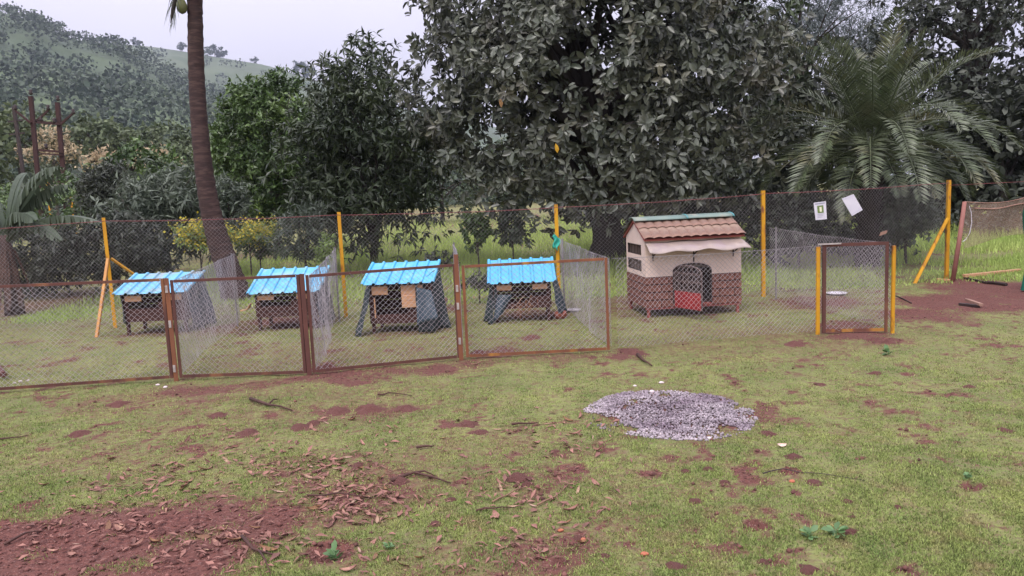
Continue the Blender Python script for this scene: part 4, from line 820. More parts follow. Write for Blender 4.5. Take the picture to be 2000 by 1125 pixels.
# trees at the right and in the background
px_tree('tall_tree', 'tall dark tree with spreading limbs behind the date palm', 'tree', 1890, 40, 190, 150, 25, nclump=170, ntip=10, nleaf=6, cr=.62, ll=.2, lw=.09, mt=DARKG, gap=.42, lump=.35, shell=.3, trunk_r=.28, bark=DBARK, nlimb=14, seed=41)
px_tree('fluffy_tree', 'soft light green tree behind the date palm', 'tree', 1880, 225, 90, 95, 27, nclump=110, ntip=12, nleaf=6, cr=.5, ll=.16, lw=.03, mt=leafmat('soft_green_leaves', (0.145, 0.204, 0.076), (0.221, 0.289, 0.119), .3, .6, .35), droop=.3, trunk_r=.15, seed=42)
px_tree('feathery_tree', 'bluish feathery tree rising between big tree and date palm', 'tree', 1560, 40, 150, 110, 27, nclump=150, ntip=12, nleaf=7, cr=.55, ll=.2, lw=.03, mt=FEATH, gap=.38, lump=.35, shell=.25, droop=.2, trunk_r=.16, nlimb=12, seed=43)
px_tree('feathery_tree', 'pale thin feathery tree at the sky gap above the date palm', 'tree', 1650, 75, 70, 75, 33, nclump=60, ntip=12, nleaf=6, cr=.5, ll=.2, lw=.03, mt=FEATH, gap=.4, trunk_r=.1, seed=44)
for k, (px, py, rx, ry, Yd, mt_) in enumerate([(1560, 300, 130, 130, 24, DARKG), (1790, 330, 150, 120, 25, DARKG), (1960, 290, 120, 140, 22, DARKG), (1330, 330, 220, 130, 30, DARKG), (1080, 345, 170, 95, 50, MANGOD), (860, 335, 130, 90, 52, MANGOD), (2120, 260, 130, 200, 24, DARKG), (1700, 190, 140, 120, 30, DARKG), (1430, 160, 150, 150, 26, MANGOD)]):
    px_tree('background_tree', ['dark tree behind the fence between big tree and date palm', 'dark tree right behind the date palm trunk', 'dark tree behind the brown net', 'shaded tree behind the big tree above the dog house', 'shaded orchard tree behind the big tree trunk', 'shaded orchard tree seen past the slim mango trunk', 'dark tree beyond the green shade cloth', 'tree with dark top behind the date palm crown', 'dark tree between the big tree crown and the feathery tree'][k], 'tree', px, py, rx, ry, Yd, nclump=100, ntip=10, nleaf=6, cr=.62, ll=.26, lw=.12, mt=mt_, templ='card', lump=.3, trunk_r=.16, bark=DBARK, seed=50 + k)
for k, (px, py, rx, ry, Yd, lab) in enumerate([(1560, 440, 75, 60, 14.2, 'dark bush behind the notices on the fence'), (1770, 415, 60, 50, 14.5, 'small leaved sapling behind the fence right of the date palm'), (1670, 470, 80, 36, 16, 'dark undergrowth round the date palm foot'), (1440, 420, 90, 60, 16, 'dark bush under the right side of the big tree'), (1250, 430, 90, 46, 21, 'shaded bush behind the dog house roof'), (1900, 440, 110, 45, 20, 'low dark bushes beyond the brown net')]):
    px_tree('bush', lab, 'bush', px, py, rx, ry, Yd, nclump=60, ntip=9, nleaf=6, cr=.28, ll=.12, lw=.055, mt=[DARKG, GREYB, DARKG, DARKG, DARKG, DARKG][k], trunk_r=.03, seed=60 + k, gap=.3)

# ------------------------------------------------------------------ palms
def frond(base, d0, length, droop, leaf, nlf, wid, mt, parent, vee=.5, name='frond', seed=0, twist=0.0, stiff=1.0, lw_=.035):
    rr = np.random.default_rng(seed); d0 = Vector(d0).normalized(); side = d0.cross(Vector((0, 0, 1)))
    side = side.normalized() if side.length > .05 else Vector((1, 0, 0)); pts = []; p_ = Vector(base); d_ = d0.copy(); K = 16
    for k in range(K + 1):
        pts.append(p_.copy()); p_ = p_ + d_ * (length / K); d_ = (d_ + Vector((0, 0, -droop / K * (.4 + 1.3 * k / K))) + side * twist / K).normalized()
    mb = MB().tube(pts, [max(.003, wid * (1 - k / K) + .003) for k in range(K + 1)], 5)
    for sgn in (-1, 1):
        for q in range(nlf):
            f = .14 + .86 * (q + rr.random() * .6) / nlf; kk = min(K - 1, int(f * K)); u = f * K - kk; b = pts[kk].lerp(pts[kk + 1], min(u, 1)); t_ = (pts[kk + 1] - pts[kk]).normalized(); up_ = side.cross(t_).normalized(); sd_ = t_.cross(up_).normalized()
            ll = leaf * (math.sin(PI * min(1, f * .78 + .22)) ** .7 * .8 + .25) * (.85 + .3 * rr.random()); fw_ = .55 + .5 * f
            v_ = (sd_ * sgn + t_ * fw_ + up_ * (vee + rr.normal(0, .12))).normalized(); v2 = (v_ + Vector((0, 0, -.35 / stiff))).normalized(); w = leaf * lw_
            n_ = t_.cross(v_).normalized(); wv = v_.cross(n_).normalized() * w; m1 = b + v_ * ll * .5; e = m1 + v2 * ll * .5
            mb.add([b, m1 + wv, m1 - wv, e], [(0, 1, 2), (1, 3, 2)])
    return mb.build(name, mt, parent)
DATE = leafmat('date_palm_leaflets', (0.056, 0.080, 0.038), (0.100, 0.120, 0.064), .15, .42, .45, c=(.16, .15, .08), spec=.5)
db = Vector((6.80, 14.4, 0)); dp = thing('date_palm', 'wild date palm with arching grey green fronds behind the rear fence', 'palm', db); ch = Vector((.05, 0, 2.25))
mb = MB(); pts = [Vector((0, 0, -.1)), Vector((.02, 0, .6)), Vector((.04, 0, 1.3)), ch]; mb.tube(pts, [.23, .19, .19, .24], 12)
for k in range(150):
    a = k * 2.4; z = .15 + 2.0 * k / 150; mb.bar((.2 * math.cos(a) + .03, .2 * math.sin(a), z), (.26 * math.cos(a) + .03, .26 * math.sin(a), z + .09), .06, .02, (-math.sin(a), math.cos(a), 0))
mb.build('trunk', DBARK, dp)
kf = 0
for ring, (nf, el, ln, dr) in enumerate([(8, 76, 2.2, .7), (11, 57, 2.5, 1.3), (13, 36, 2.5, 1.9), (14, 14, 2.4, 2.0), (11, -10, 1.9, 1.5)]):
    for k in range(nf):
        a = 2 * PI * (k + .5 * (ring % 2) + random.uniform(-.2, .2)) / nf; e = math.radians(el + random.uniform(-7, 7)); kf += 1
        frond(ch + Vector((math.cos(a), math.sin(a), 0)) * .12, (math.cos(a) * math.cos(e), math.sin(a) * math.cos(e), math.sin(e)), ln * random.uniform(.9, 1.1), dr * random.uniform(.85, 1.15), .42, 54, .016, DATE, dp, .45, seed=kf, twist=random.uniform(-.3, .3), stiff=1.8, lw_=.034)
# coconut palm
COCO = leafmat('coconut_leaflets', (0.042, 0.063, 0.029), (0.076, 0.097, 0.042), .25, .4, .35)
PBARK = mat('coconut_bark', lin((68, 50, 48)), lin((52, 39, 38)), .9, 5, bump=.5, c=lin((80, 62, 58)), cscale=4, cthr=(.48, .62), stretch=(1.2, 1.2, 6))
cb = G(458, 588); cpts = [(cb.x + .06, 0.0), (V(447, 530, cb.y).x, V(447, 530, cb.y).z), (V(426, 470, cb.y).x, V(426, 470, cb.y).z), (V(408, 400, cb.y).x, V(408, 400, cb.y).z), (V(395, 310, cb.y).x, V(395, 310, cb.y).z), (V(386, 200, cb.y).x, V(386, 200, cb.y).z), (V(382, 100, cb.y).x, V(382, 100, cb.y).z), (V(381, 0, cb.y).x, V(381, 0, cb.y).z), (V(381, 0, cb.y).x + .03, 6.1)]
ct = thing('coconut_palm', 'tall curved palm trunk with ringed bark rising behind the kennels', 'palm', cb)
rad = [.27, .215, .195, .165, .146, .135, .128, .122, .125]; fine, fr_ = [], []
for k in range(len(cpts) - 1):
    for j in range(12):
        f = j / 12; x_ = cpts[k][0] * (1 - f) + cpts[k + 1][0] * f; z_ = cpts[k][1] * (1 - f) + cpts[k + 1][1] * f; fine.append((x_ - cb.x, 0, z_)); fr_.append(rad[k] * (1 - f) + rad[k + 1] * f)
xs_ = np.convolve(np.pad([q[0] for q in fine], 6, 'edge'), np.ones(13) / 13, 'valid'); fine = [(float(xs_[i]), q[1], q[2]) for i, q in enumerate(fine)]; fine[0] = (fine[0][0], 0, -.1)
fr_ = [r_ * (1 + .045 * (1 if i % 3 == 0 else -.3) + random.uniform(-.012, .012)) for i, r_ in enumerate(fr_)]
MB().tube(fine, fr_, 14).build('trunk', PBARK, ct, True)
chd = Vector((cpts[-1][0] - cb.x, 0, 6.1))
for k in range(17):
    a = 2 * PI * k / 17 + random.uniform(-.15, .15); e = math.radians([68, 50, 34][k % 3] + random.uniform(-6, 6)); frond(chd, (math.cos(a) * math.cos(e), math.sin(a) * math.cos(e), math.sin(e)), random.uniform(3.0, 3.5), [1.0, 1.1, 1.1][k % 3], .62, 46, .022, COCO, ct, .1, seed=300 + k, stiff=.7)
e2 = V(762, 4, cb.y) - cb - chd; frond(chd, (e2.x, e2.y, 1.0), 4.0, 1.45, .6, 50, .022, COCO, ct, .05, seed=333, stiff=.6)
q0 = V(345, -40, cb.y) - cb; frond(q0, (-.15, -.1, -1), .75, .1, .5, 14, .02, COCO, ct, .05, name='hanging_frond', seed=340, stiff=.5)
MB().tube([V(348, -30, cb.y - .1) - cb, V(338, 20, cb.y - .1) - cb, V(333, 46, cb.y - .1) - cb], [.03, .035, .004], 7).build('spathe', DBARK, ct)
for px, py in ((355, 12), (347, -22), (366, -25), (395, -28)):
    q = V(px, py, cb.y - .16) - cb; mb = MB(); mb.tube([q + Vector((0, 0, .12)), q + Vector((0, 0, .09)), q + Vector((0, 0, .03)), q + Vector((0, 0, -.05)), q + Vector((0, 0, -.1)), q + Vector((0, 0, -.125))], [.02, .06, .085, .085, .055, .015], 12); mb.build('coconut', mat('green_coconut', lin((112, 116, 70)), lin((96, 98, 62)), .5, 6), ct, True)
# banana plant at the left edge
BAN = leafmat('banana_leaf', (0.068, 0.095, 0.060), (0.107, 0.131, 0.091), .25, .45, .12, spec=.4); DRYB = mat('dry_banana_leaf', lin((92, 70, 62)), lin((70, 52, 48)), .9, 6, island=.3)
bb_ = Vector((V(15, 500, 12.8).x, 12.8, 0)); bn = thing('banana_plant', 'banana plant with drooping torn leaves behind the fence near the braced corner', 'banana', bb_)
MB().tube([(0, 0, -.05), (.02, 0, .5), (0, 0, 1.0), (-.02, 0, 1.35)], [.16, .14, .11, .07], 10).build('stem', mat('banana_stem', lin((78, 58, 54)), lin((60, 46, 44)), .8, 5), bn, True)
def banana_leaf(tip, arch_, wid, seed, mt=BAN, name='leaf', origin=(0, 0, 1.2)):
    rr = random.Random(seed); a = Vector(origin); b = Vector(tip); mid = a.lerp(b, .5) + Vector((0, 0, arch_)); n_ = 34; mb = MB()
    def bez(f): return a.lerp(mid, f).lerp(mid.lerp(b, f), f)
    pts = [bez(i / n_) for i in range(n_ + 1)]; mb.tube(pts, [.02 * (1 - i / n_) + .004 for i in range(n_ + 1)], 5)
    for sgn in (-1, 1):
        i = 4
        while i < n_:
            st = rr.choice([1, 1, 2, 2]); j = min(n_, i + st); t_ = (pts[j] - pts[i]).normalized(); hz = t_.cross(Vector((0, 0, 1))).normalized() * sgn; dr = rr.uniform(.5, 1.6)
            def w_(k): f = (k - 4) / (n_ - 4); return wid * (math.sin(PI * min(1, f * .85 + .12)) ** .55)
            q_ = rr.uniform(.75, 1.1); o1 = (hz + Vector((0, 0, -dr)) + t_ * .25).normalized(); i2, j2 = pts[i], pts[j]
            m1, m2 = i2 + (hz + Vector((0, 0, .25))).normalized() * w_(i) * .5, j2 + (hz + Vector((0, 0, .25))).normalized() * w_(j) * .5
            mb.add([i2, j2, m2, m1, j2 - t_ * .018 + o1 * w_(j) * q_, i2 + t_ * .014 + o1 * w_(i) * q_], [(0, 1, 2, 3), (3, 2, 4, 5)]); i = j
    return mb.build(name, mt, bn)
for k, (px, py, yd, ar, wd) in enumerate([(118, 326, 12.4, .55, .27), (140, 362, 12.9, .5, .27), (198, 436, 12.5, .5, .2), (60, 340, 13.3, .7, .26), (-90, 350, 12.6, .6, .26), (-140, 440, 12.3, .5, .26), (70, 430, 12.0, .55, .24), (-40, 400, 13.4, .8, .26), (120, 470, 12.1, .6, .2)]):
    banana_leaf(V(px, py, yd) - bb_, ar, wd, k)
for k, (x_, y_) in enumerate([(.16, -.1), (-.05, -.2), (.22, .1), (-.2, .0), (.08, -.22)]): banana_leaf((x_ * 1.4, y_ * 1.4, .1), .12, .1, 40 + k, DRYB, 'dry_leaf', (x_ * .4, y_ * .4, 1.1))

# ------------------------------------------------------------------ transformer poles at the left
IRON = mat('rust_red_iron', lin((64, 38, 36)), lin((52, 32, 31)), .8, 3); Yp = 34.0; pb_ = Vector((V(72, 300, Yp).x, Yp, 0)); tp = thing('transformer_structure', 'rust red twin pole frame carrying insulators and a transformer', 'electric pole', pb_)
def pz(px, py, dy=0): return V(px, py, Yp + dy) - pb_
t0, b0 = pz(60, 188), pz(76, 400); b0.z = -.2; t1, b1 = pz(112, 200), pz(126, 400); b1.z = -.2
for a, b in ((b0, t0), (b1, t1)): MB().bar(a, b, .17, .12).build('pole', IRON, tp)
for (p1, p2, w) in [((66, 238), (118, 242), .11), ((30, 216), (60, 240), .08), ((70, 238), (94, 216), .08), (((118, 243)), (142, 222), .08), ((76, 293), (124, 297), .09), ((80, 300), (122, 303), .06)]: MB().bar(pz(*p1, -.12), pz(*p2, -.12), w, .07, (0, 0, 1)).build('cross_arm', IRON, tp)
for px, py in ((30, 210), (94, 210), (143, 218), (60, 180), (113, 192), (90, 286), (80, 232), (106, 236)): 
    q = pz(px, py, -.12); MB().tube([q + Vector((0, 0, -.12)), q + Vector((0, 0, -.06)), q, q + Vector((0, 0, .08)), q + Vector((0, 0, .12))], [.03, .09, .05, .08, .03], 8).build('insulator', BLACKM, tp, True)
q = pz(116, 366); MB().box(q.x - .42, q.x + .42, -.3, .3, q.z - .28, q.z + .2).build('transformer_tank', mat('white_grey_tank', lin((190, 186, 190)), lin((160, 156, 160)), .6, 4), tp, bevel=.02)
MB().bar(pz(88, 356, -.4), pz(140, 356, -.4), .1, .08, (0, 0, 1)).build('platform_rail', IRON, tp); MB().bar(pz(88, 372, -.4), pz(140, 374, -.4), .1, .08, (0, 0, 1)).build('platform_rail', YEL, tp)
for px in (92, 136): a = pz(px, 352, -.4); MB().bar(a, Vector((a.x, a.y, -.2)), .1, .1).build('platform_leg', YEL, tp)
pl = Vector((V(35, 300, Yp + 3).x, Yp + 3, 0)); t_ = thing('electric_pole', 'thin dark electric pole beside the twin pole frame', 'electric pole', pl); a = V(27, 208, Yp + 3) - pl; MB().bar((.2, 0, -.2), a, .14, .12).build('pole', BLACKM, t_)
for dz in (.7, 1.3): MB().bar(a + Vector((-.35, 0, -dz)), a + Vector((.35, 0, -dz + .05)), .07, .07, (0, 0, 1)).build('cross_arm', BLACKM, t_)

# ------------------------------------------------------------------ small things on the lawn
SOILM = mat('red_soil_crumb', (.125, .048, .040), (.20, .085, .070), .95, 30, bump=.8, bscale=60)
def mound_mesh(seed):
    def fn(u, v):
        a = u * 2 * PI; r = v; h = (1 - sstep(0, 1, r)) * .48
        w = float(vn(math.cos(a) * 2.2 + seed * 3 + r * 3, math.sin(a) * 2.2 + 5 + seed)); k = 1 + .45 * (w - .5)
        n = float(vn(math.cos(a) * r * 7 + seed, math.sin(a) * r * 7 + 30)) - .5
        return Vector((math.cos(a) * r * k, math.sin(a) * r * k, float(h) + n * .28 * (1 - r * .75) - .02))
    return MB().grid(fn, 26, 9).mesh('soil_mound', SOILM, True)
mm = [mound_mesh(k) for k in range(6)]
MOUNDS = [(155, 849, 24), (485, 847, 23), (914, 832, 22), (938, 848, 20), (1552, 674, 20), (1706, 666, 13), (1736, 672, 14), (1711, 731, 14), (1604, 752, 12), (1893, 759, 14), (1340, 922, 13), (1383, 918, 16), (1415, 943, 16), (1550, 893, 18), (1357, 980, 20), (1316, 1103, 25), (1490, 1096, 17), (1580, 1112, 24), (1656, 1038, 22), (1438, 1062, 11), (425, 813, 20), (585, 836, 22), (612, 828, 16), (312, 841, 9), (1498, 846, 20), (1040, 660, 17), (1805, 874, 7), (1655, 980, 14), (1590, 945, 22), (1870, 864, 10), (1665, 1010, 10), (720, 802, 30), (790, 800, 26), (658, 806, 26), (780, 937, 24), (230, 790, 24), (700, 908, 16), (1085, 885, 14), (1390, 1010, 12), (1960, 842, 16), (1310, 1075, 9), (850, 1020, 20), (1755, 990, 12), (935, 690, 16), (960, 694, 14), (1240, 690, 20), (1220, 684, 14), (1010, 935, 22), (1030, 946, 16), (620, 722, 18), (640, 718, 16), (880, 970, 16), (1180, 1085, 15), (1130, 1050, 16)]
for k, (px, py, r) in enumerate(MOUNDS):
    q = G(px, py); s = 1.25 * r * q.y / FPX; o = bpy.data.objects.new('soil_mound', mm[k % 6]); link(o); o.location = gnd(q, -.004); o.scale = (s, s * 1.0, s * random.uniform(.55, .85)); o.rotation_euler = (0, 0, random.uniform(0, 6))
    zone = 'before the wire gate' if px > 1480 and py < 700 else 'on the open lawn right of the gravel patch' if px > 1480 and py < 900 else 'on the grass in front of the gravel patch' if px > 1280 and py < 1000 else 'among burrows on the green lawn' if px > 1180 and py >= 1000 else 'by the end of the orange framed panel' if 1180 < px < 1280 else 'along the foot of the wire panels' if py < 730 else 'among twigs before the wire panels' if py < 850 else 'in the leaf litter'
    lab = {0: 'lone round red soil mound before the panel with the corner brace', 2: 'twin red soil mounds side by side on the middle of the lawn', 3: 'twin red soil mounds side by side on the middle of the lawn', 4: 'red soil mound on the grass left of the wire gate'}.get(k, ('broad' if r > 18 else 'small' if r > 12 else 'tiny') + ' crumbly mound of red soil ' + zone); tag(o, lab, 'soil mound', 'red soil mounds on the lawn')
# loose crumbs of soil
x, y = scatter(60000, 2.9, 9.5); sa = soil_amt(x, y); keep = rng.random(len(x)) < np.clip(sa * 1.3 - .35, 0, 1) * .3; x, y = x[keep][:9000], y[keep][:9000]; n = len(x)
tv = np.array([(1, 0, 0), (0, 1, 0), (-1, 0, 0), (0, -1, 0), (0, 0, .8), (0, 0, -.6)]); tf = np.array([(0, 1, 4), (1, 2, 4), (2, 3, 4), (3, 0, 4), (1, 0, 5), (2, 1, 5), (3, 2, 5), (0, 3, 5)])
sz = .004 + .014 * rng.random(n) ** 3; vv = tv[None] * sz[:, None, None] * (.6 + .8 * rng.random((n, 6, 1))); v = (vv + np.stack([x, y, gz(x, y) + sz * .3], 1)[:, None, :]).reshape(-1, 3)
tag(obj_np('soil_crumbs', v, [(tf[None] + (np.arange(n) * 6)[:, None, None]).reshape(-1, 3)], mat('soil_crumb_mix', (.09, .036, .030), (.17, .075, .062), .95, 5, island=.45)), 'loose crumbs of red soil on the bare patches of the lawn', 'soil', None, 'stuff')
# dry leaves
DRY = mat('dry_leaf', lin((152, 112, 98)), lin((126, 90, 80)), .75, 14, c=lin((170, 133, 112)), cscale=3, cthr=(.5, .65), bump=.15)
DRY2 = mat('litter_leaf', lin((142, 102, 90)), lin((112, 78, 70)), .8, 14, island=.35)
def curl_leaf(seed, w=.3):
    rr = random.Random(seed); cu = rr.uniform(.3, 1.0); tw_ = rr.uniform(-.6, .6)
    def fn(u, v):
        x_ = u - .5; hw = w * math.sin(PI * min(1, max(0, u * .96 + .02))) ** .75 * .5; y_ = (v - .5) * 2 * hw
        return Vector((x_, y_, .10 * cu * (2 * (v - .5)) ** 2 + .16 * cu * (2 * x_) ** 2 + tw_ * x_ * y_ + .03))
    return MB().grid(fn, 7, 4).mesh('fallen_leaf', DRY, True)
lms = [curl_leaf(k, random.uniform(.18, .40)) for k in range(9)]
for k, c0 in ((1, (126, 92, 70)), (3, (170, 140, 116)), (4, (108, 74, 64)), (6, (140, 104, 74)), (8, (176, 146, 128))): lms[k].materials.clear(); lms[k].materials.append(mat('dry_leaf_tone_%d' % k, lin(c0), lin(tuple(v * .8 for v in c0)), .8, 14, bump=.15))
LITTER = [(690, 985, 130, 40), (620, 920, 120, 35), (200, 1040, 200, 60), (450, 1060, 170, 60), (300, 950, 200, 40), (720, 850, 250, 60), (1100, 850, 110, 50), (1050, 970, 160, 50), (700, 1080, 200, 40), (1000, 1060, 140, 50), (500, 890, 250, 40)]
def litter_pt(extra=1.0):
    c = random.choices(LITTER, weights=[4, 3, 3, 3, 2.5, 1.8, 1.5, 1.6, 1.4, 1.2, 2])[0]; px, py = random.gauss(c[0], c[2] * .5 * extra), random.gauss(c[1], c[3] * .5 * extra); return px, max(760, min(1150, py))
for k in range(200):
    px, py = litter_pt(); q = G(px, py); o = bpy.data.objects.new('fallen_leaf', lms[k % 9]); link(o); s = random.uniform(.035, .095); o.location = gnd(q, .004); o.scale = (s, s, s); o.rotation_euler = (random.gauss(0, .25), random.gauss(0, .25), random.uniform(0, 6.28))
    tag(o, ('large' if s > .075 else 'small' if s < .052 else 'mid sized') + ' dry curled brown leaf ' + ('on the bare red corner of the lawn' if px < 540 and py > 940 else 'in the thick leaf litter' if 540 <= px < 880 and py > 860 else 'on the grass before the wire panels' if py < 860 else 'on the patchy grass beyond the leaf litter'), 'leaf', 'fallen leaves on the lawn')
P = []
for k in range(1500):
    px, py = litter_pt(1.15); q = G(px, py); P.append(gnd(q, .006 + .012 * random.random()))
P = np.array(P); n = len(P); Ln = .025 + .06 * rng.random(n); d = rdir(n); d[:, 2] *= .15; v, fs = leaf_arrays(P, unit(d), unit(rdir(n, 2.2)), Ln, Ln * (.12 + .25 * rng.random(n)), 'lance')
tag(obj_np('leaf_litter', v, fs, DRY2), 'broken dry leaf litter strewn over the bare red earth', 'leaf litter', None, 'stuff')
# sticks
STK = mat('dry_twig', lin((84, 57, 50)), lin((64, 43, 39)), .85, 12, bump=.3); STP = mat('pale_twig', lin((133, 105, 85)), lin((112, 85, 69)), .85, 12)
def stick(pts, r, label, m_=STK, side=None):
    q = [gnd(G(*p_), .6 * r + .006) for p_ in pts]; o0 = q[0].copy(); mb = MB(); loc = []
    for i in range(len(q) - 1):
        for f in (0, .5): loc.append(q[i].lerp(q[i + 1], f) - o0 + Vector((0, random.uniform(-.01, .01), random.uniform(0, .012))))
    loc.append(q[-1] - o0); nn_ = len(loc); mb.tube(loc, [r * (1 - .65 * i / (nn_ - 1)) for i in range(nn_)], 6)
    if side is not None: e = gnd(G(*side), .01) - o0; mb.tube([loc[nn_ // 2], loc[nn_ // 2].lerp(e, .5) + Vector((0, 0, .02)), e], [r * .6, r * .45, r * .2], 5)
    o = mb.build('fallen_twig', m_, None, True); o.location = o0; return tag(o, label, 'twig', 'twigs lying on the lawn')
stick([(490, 786), (525, 797), (572, 807)], .016, 'thick dark twig lying before the post of the bunched divider', STK, (545, 783))
stick([(738, 778), (760, 773), (805, 778)], .009, 'thin bent dark twig below the shuttered kennel panel')
stick([(472, 1052), (495, 1078), (520, 1086), (548, 1087)], .009, 'crooked brown twig on the red earth beside the green seedling', STK, (530, 1125))
stick([(765, 940), (810, 925), (880, 944)], .012, 'dark twig lying over the leaf litter', STK, (850, 930))
stick([(962, 983), (990, 968), (1024, 953)], .006, 'short straight pale twig on the grass', STP)
stick([(1000, 836), (1025, 834), (1052, 833)], .01, 'short dark twig right of the twin soil mounds')
stick([(930, 1000), (965, 996), (998, 994)], .006, 'thin brown twig on patchy grass', STK)
stick([(1245, 695), (1256, 706), (1273, 717)], .018, 'broken dark stick at the end of the orange framed panel', STK)
stick([(1050, 990), (1080, 975), (1100, 960)], .006, 'slanting pale brown twig beside a burrow', STP, (1095, 985))
stick([(600, 972), (660, 968), (735, 972)], .007, 'long thin dark twig through the leaf litter')
stick([(0, 862), (25, 860), (55, 854)], .008, 'dark twig at the edge of the mown grass')
stick([(10, 1068), (50, 1050), (85, 1044)], .008, 'brown twig on the bare red corner of the lawn')
stick([(815, 880), (835, 877), (848, 874)], .01, 'stubby twig beside a curled leaf', STK)
stick([(1490, 930), (1530, 922), (1600, 930), (1690, 942)], .004, 'long thin wiry stem lying over the grass', BLACKM)
stick([(900, 745), (925, 740), (955, 735)], .005, 'straw coloured stalk before the patchy yellow post', STP)
stick([(920, 716), (940, 708), (965, 712)], .007, 'pale splinter of cane at the foot of the patchy yellow post', STP)
stick([(470, 755), (500, 750), (522, 747)], .005, 'pale stalk lying along the wire panel', STP)
stick([(725, 722), (745, 716), (760, 712)], .005, 'thin stalk on the red earth along the long wire panel', STP)
# gravel patch with bare spots
x = rng.normal(0, 1, 9000); y = rng.normal(0, 1, 9000); c = G(1308, 806); ex = (G(1475, 806) - c).length; ey = (G(1308, 760).y - G(1308, 862).y) / 2
a = rng.random(9000) * 2 * PI; r = np.sqrt(rng.random(9000)) * (.86 + .3 * fbm(np.cos(a) * 1.6 + 5, np.sin(a) * 1.6 + 9, 14)); gxp = c.x + np.cos(a) * r * ex; gyp = c.y + np.sin(a) * r * ey
keep = (fbm(gxp * 4, gyp * 4, 88) < .60 + .14 * rng.random(9000)) & (r < 1.08); gxp, gyp = gxp[keep], gyp[keep]; n = len(gxp)
tv = np.array([(1, 0, 0), (0, 1, 0), (-1, 0, 0), (0, -1, 0), (0, 0, .8), (0, 0, -.6)]); tf = np.array([(0, 1, 4), (1, 2, 4), (2, 3, 4), (3, 0, 4), (1, 0, 5), (2, 1, 5), (3, 2, 5), (0, 3, 5)])
sz = .006 + .009 * rng.random(n) ** 1.5; th_ = rng.random(n) * 6.28; vv = tv[None] * sz[:, None, None] * (.65 + .7 * rng.random((n, 6, 1))); cs, sn = np.cos(th_)[:, None], np.sin(th_)[:, None]
hump = .02 * np.clip(1 - ((gxp - c.x) / ex) ** 2 - ((gyp - c.y) / ey) ** 2, 0, 1)
v = np.stack([vv[..., 0] * cs - vv[..., 1] * sn + gxp[:, None], vv[..., 0] * sn + vv[..., 1] * cs + gyp[:, None], vv[..., 2] + (gz(gxp, gyp) + hump * rng.random(n) + .003)[:, None]], -1).reshape(-1, 3)
tag(obj_np('gravel', v, [(tf[None] + (np.arange(n) * 6)[:, None, None]).reshape(-1, 3)], mat('grey_lilac_gravel', lin((158, 148, 152)), lin((124, 114, 120)), .8, 4, island=.45, c=lin((104, 89, 100)), cscale=2.2, cthr=(.46, .7))), 'round patch of grey lilac gravel spread on the lawn', 'gravel', None, 'stuff')
STONE = mat('pale_stone', lin((214, 204, 204)), lin((188, 172, 170)), .8, 20); CLOD = mat('orange_clod', lin((180, 110, 84)), lin((156, 92, 70)), .9, 20, bump=.4)
def stone(px, py, r, label, m_, name='stone', cat='stone', group='pale stones'):
    q = G(px, py); s = r * q.y / FPX; mb = MB(); rr = random.Random(px); ph = rr.random() * 6
    mb.grid(lambda u, v: Vector((s * math.sin(PI * v) * math.cos(2 * PI * u) * (1 + .18 * math.sin(4 * PI * u + ph)), s * .85 * math.sin(PI * v) * math.sin(2 * PI * u) * (1 + .15 * math.sin(6 * PI * u + ph)), s * .5 * math.cos(PI * v) * (1 + .12 * math.sin(2 * PI * u)))), 12, 7)
    o = mb.build(name, m_, None, True); o.location = gnd(q, s * .3); tag(o, label, cat, group)
for px, py, r in [(1273, 765, 6), (1292, 749, 5), (1290, 850, 4), (1262, 843, 5), (1385, 858, 5), (1240, 755, 4)]: stone(px, py, r, 'pale stone at the edge of the gravel patch', STONE)
for px, py, r in [(323, 757, 5), (308, 752, 4), (40, 745, 4), (28, 748, 3), (55, 743, 3)]: stone(px, py, r, 'small pale stone near the foot of the panel with the corner brace', STONE, group='pale stones by the left panel')
for px, py, r in [(1095, 1037, 6), (1139, 1053, 6), (1259, 1080, 8), (1547, 944, 7)]: stone(px, py, r, 'small round orange clod lying on the grass', CLOD, 'soil_clod', 'clod', 'orange clods on the lawn')
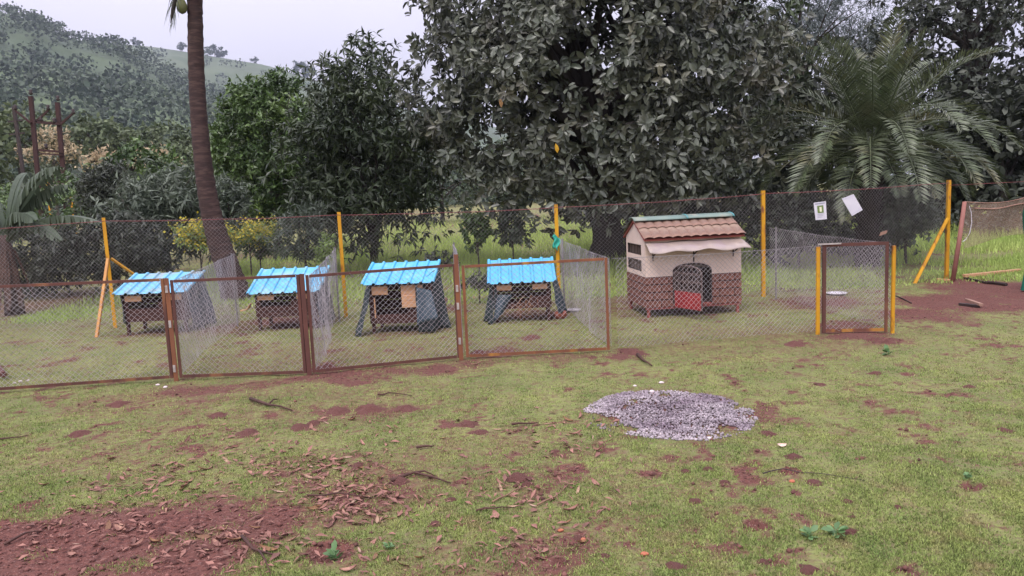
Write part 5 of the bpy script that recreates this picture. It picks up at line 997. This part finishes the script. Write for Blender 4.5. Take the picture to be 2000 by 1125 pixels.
# white leaf scrap, green seedlings and weeds
q = G(1525, 872); o = bpy.data.objects.new('fallen_leaf', curl_leaf(99, .3)); o.data.materials.clear(); o.data.materials.append(mat('bleached_leaf', lin((226, 200, 186)), lin((206, 176, 160)), .8, 9)); link(o); o.location = gnd(q, .008); o.scale = (.10,) * 3; o.rotation_euler = (.5, .2, .6); tag(o, 'pale bleached leaf standing on the grass right of the gravel', 'leaf')
WEED = leafmat('seedling_leaf', (.10, .20, .075), (.16, .27, .11), .3, .5, .25)
def seedling(px, py, r, label, nlf=14, h=.05):
    q = gnd(G(px, py)); t_ = thing('seedling', label, 'plant', q); n = nlf; a = rng.random(n) * 6.28; e = rng.random(n) * .9 + .1
    Dv = np.stack([np.cos(a) * np.cos(e), np.sin(a) * np.cos(e), np.sin(e)], 1); P = np.zeros((n, 3)); P[:, 2] = rng.random(n) * h; P = P + Dv * r * .2; Ln = r * (.7 + .5 * rng.random(n)); v, fs = leaf_arrays(P, Dv, unit(rdir(n, 1.6)), Ln, Ln * .75, 'oval'); tag(obj_np('leaves', v, fs, WEED, t_), kind='stuff'); MB().tube([(0, 0, -.02), (0.003, 0, h)], .003, 5).build('stalk', WEED, t_)
seedling(655, 1082, .05, 'bright green seedling growing in a dug hole', 16, .06)
for px, py, r, lab in [(1632, 1048, .05, 'broad leaved weed cluster in the grass beside a burrow'), (1580, 1052, .04, 'small broad leaved weed left of the larger weed cluster'), (1735, 695, .06, 'green weed in the lawn in front of the gate'), (1890, 940, .03, 'tiny weed above a dark burrow'), (760, 1070, .03, 'tiny weed on the patchy lawn')]: seedling(px, py, r, lab, 12, .03)

# ------------------------------------------------------------------ haze over the valley
HAZE = .00028
hz = MB().box(-2450, 2450, -230, 2650, -2.0, 460).build('haze', bpy.data.materials.new('haze_air')); hm = hz.data.materials[0]; hm.use_nodes = True; q = hm.node_tree; q.nodes.clear()
pv = q.nodes.new('ShaderNodeVolumePrincipled'); pv.inputs['Color'].default_value = (.58, .65, .80, 1); pv.inputs['Density'].default_value = HAZE; pv.inputs['Anisotropy'].default_value = .2
ou = q.nodes.new('ShaderNodeOutputMaterial'); q.links.new(pv.outputs[0], ou.inputs['Volume']); tag(hz, 'thin pale haze filling the valley air', 'haze', None, 'stuff')
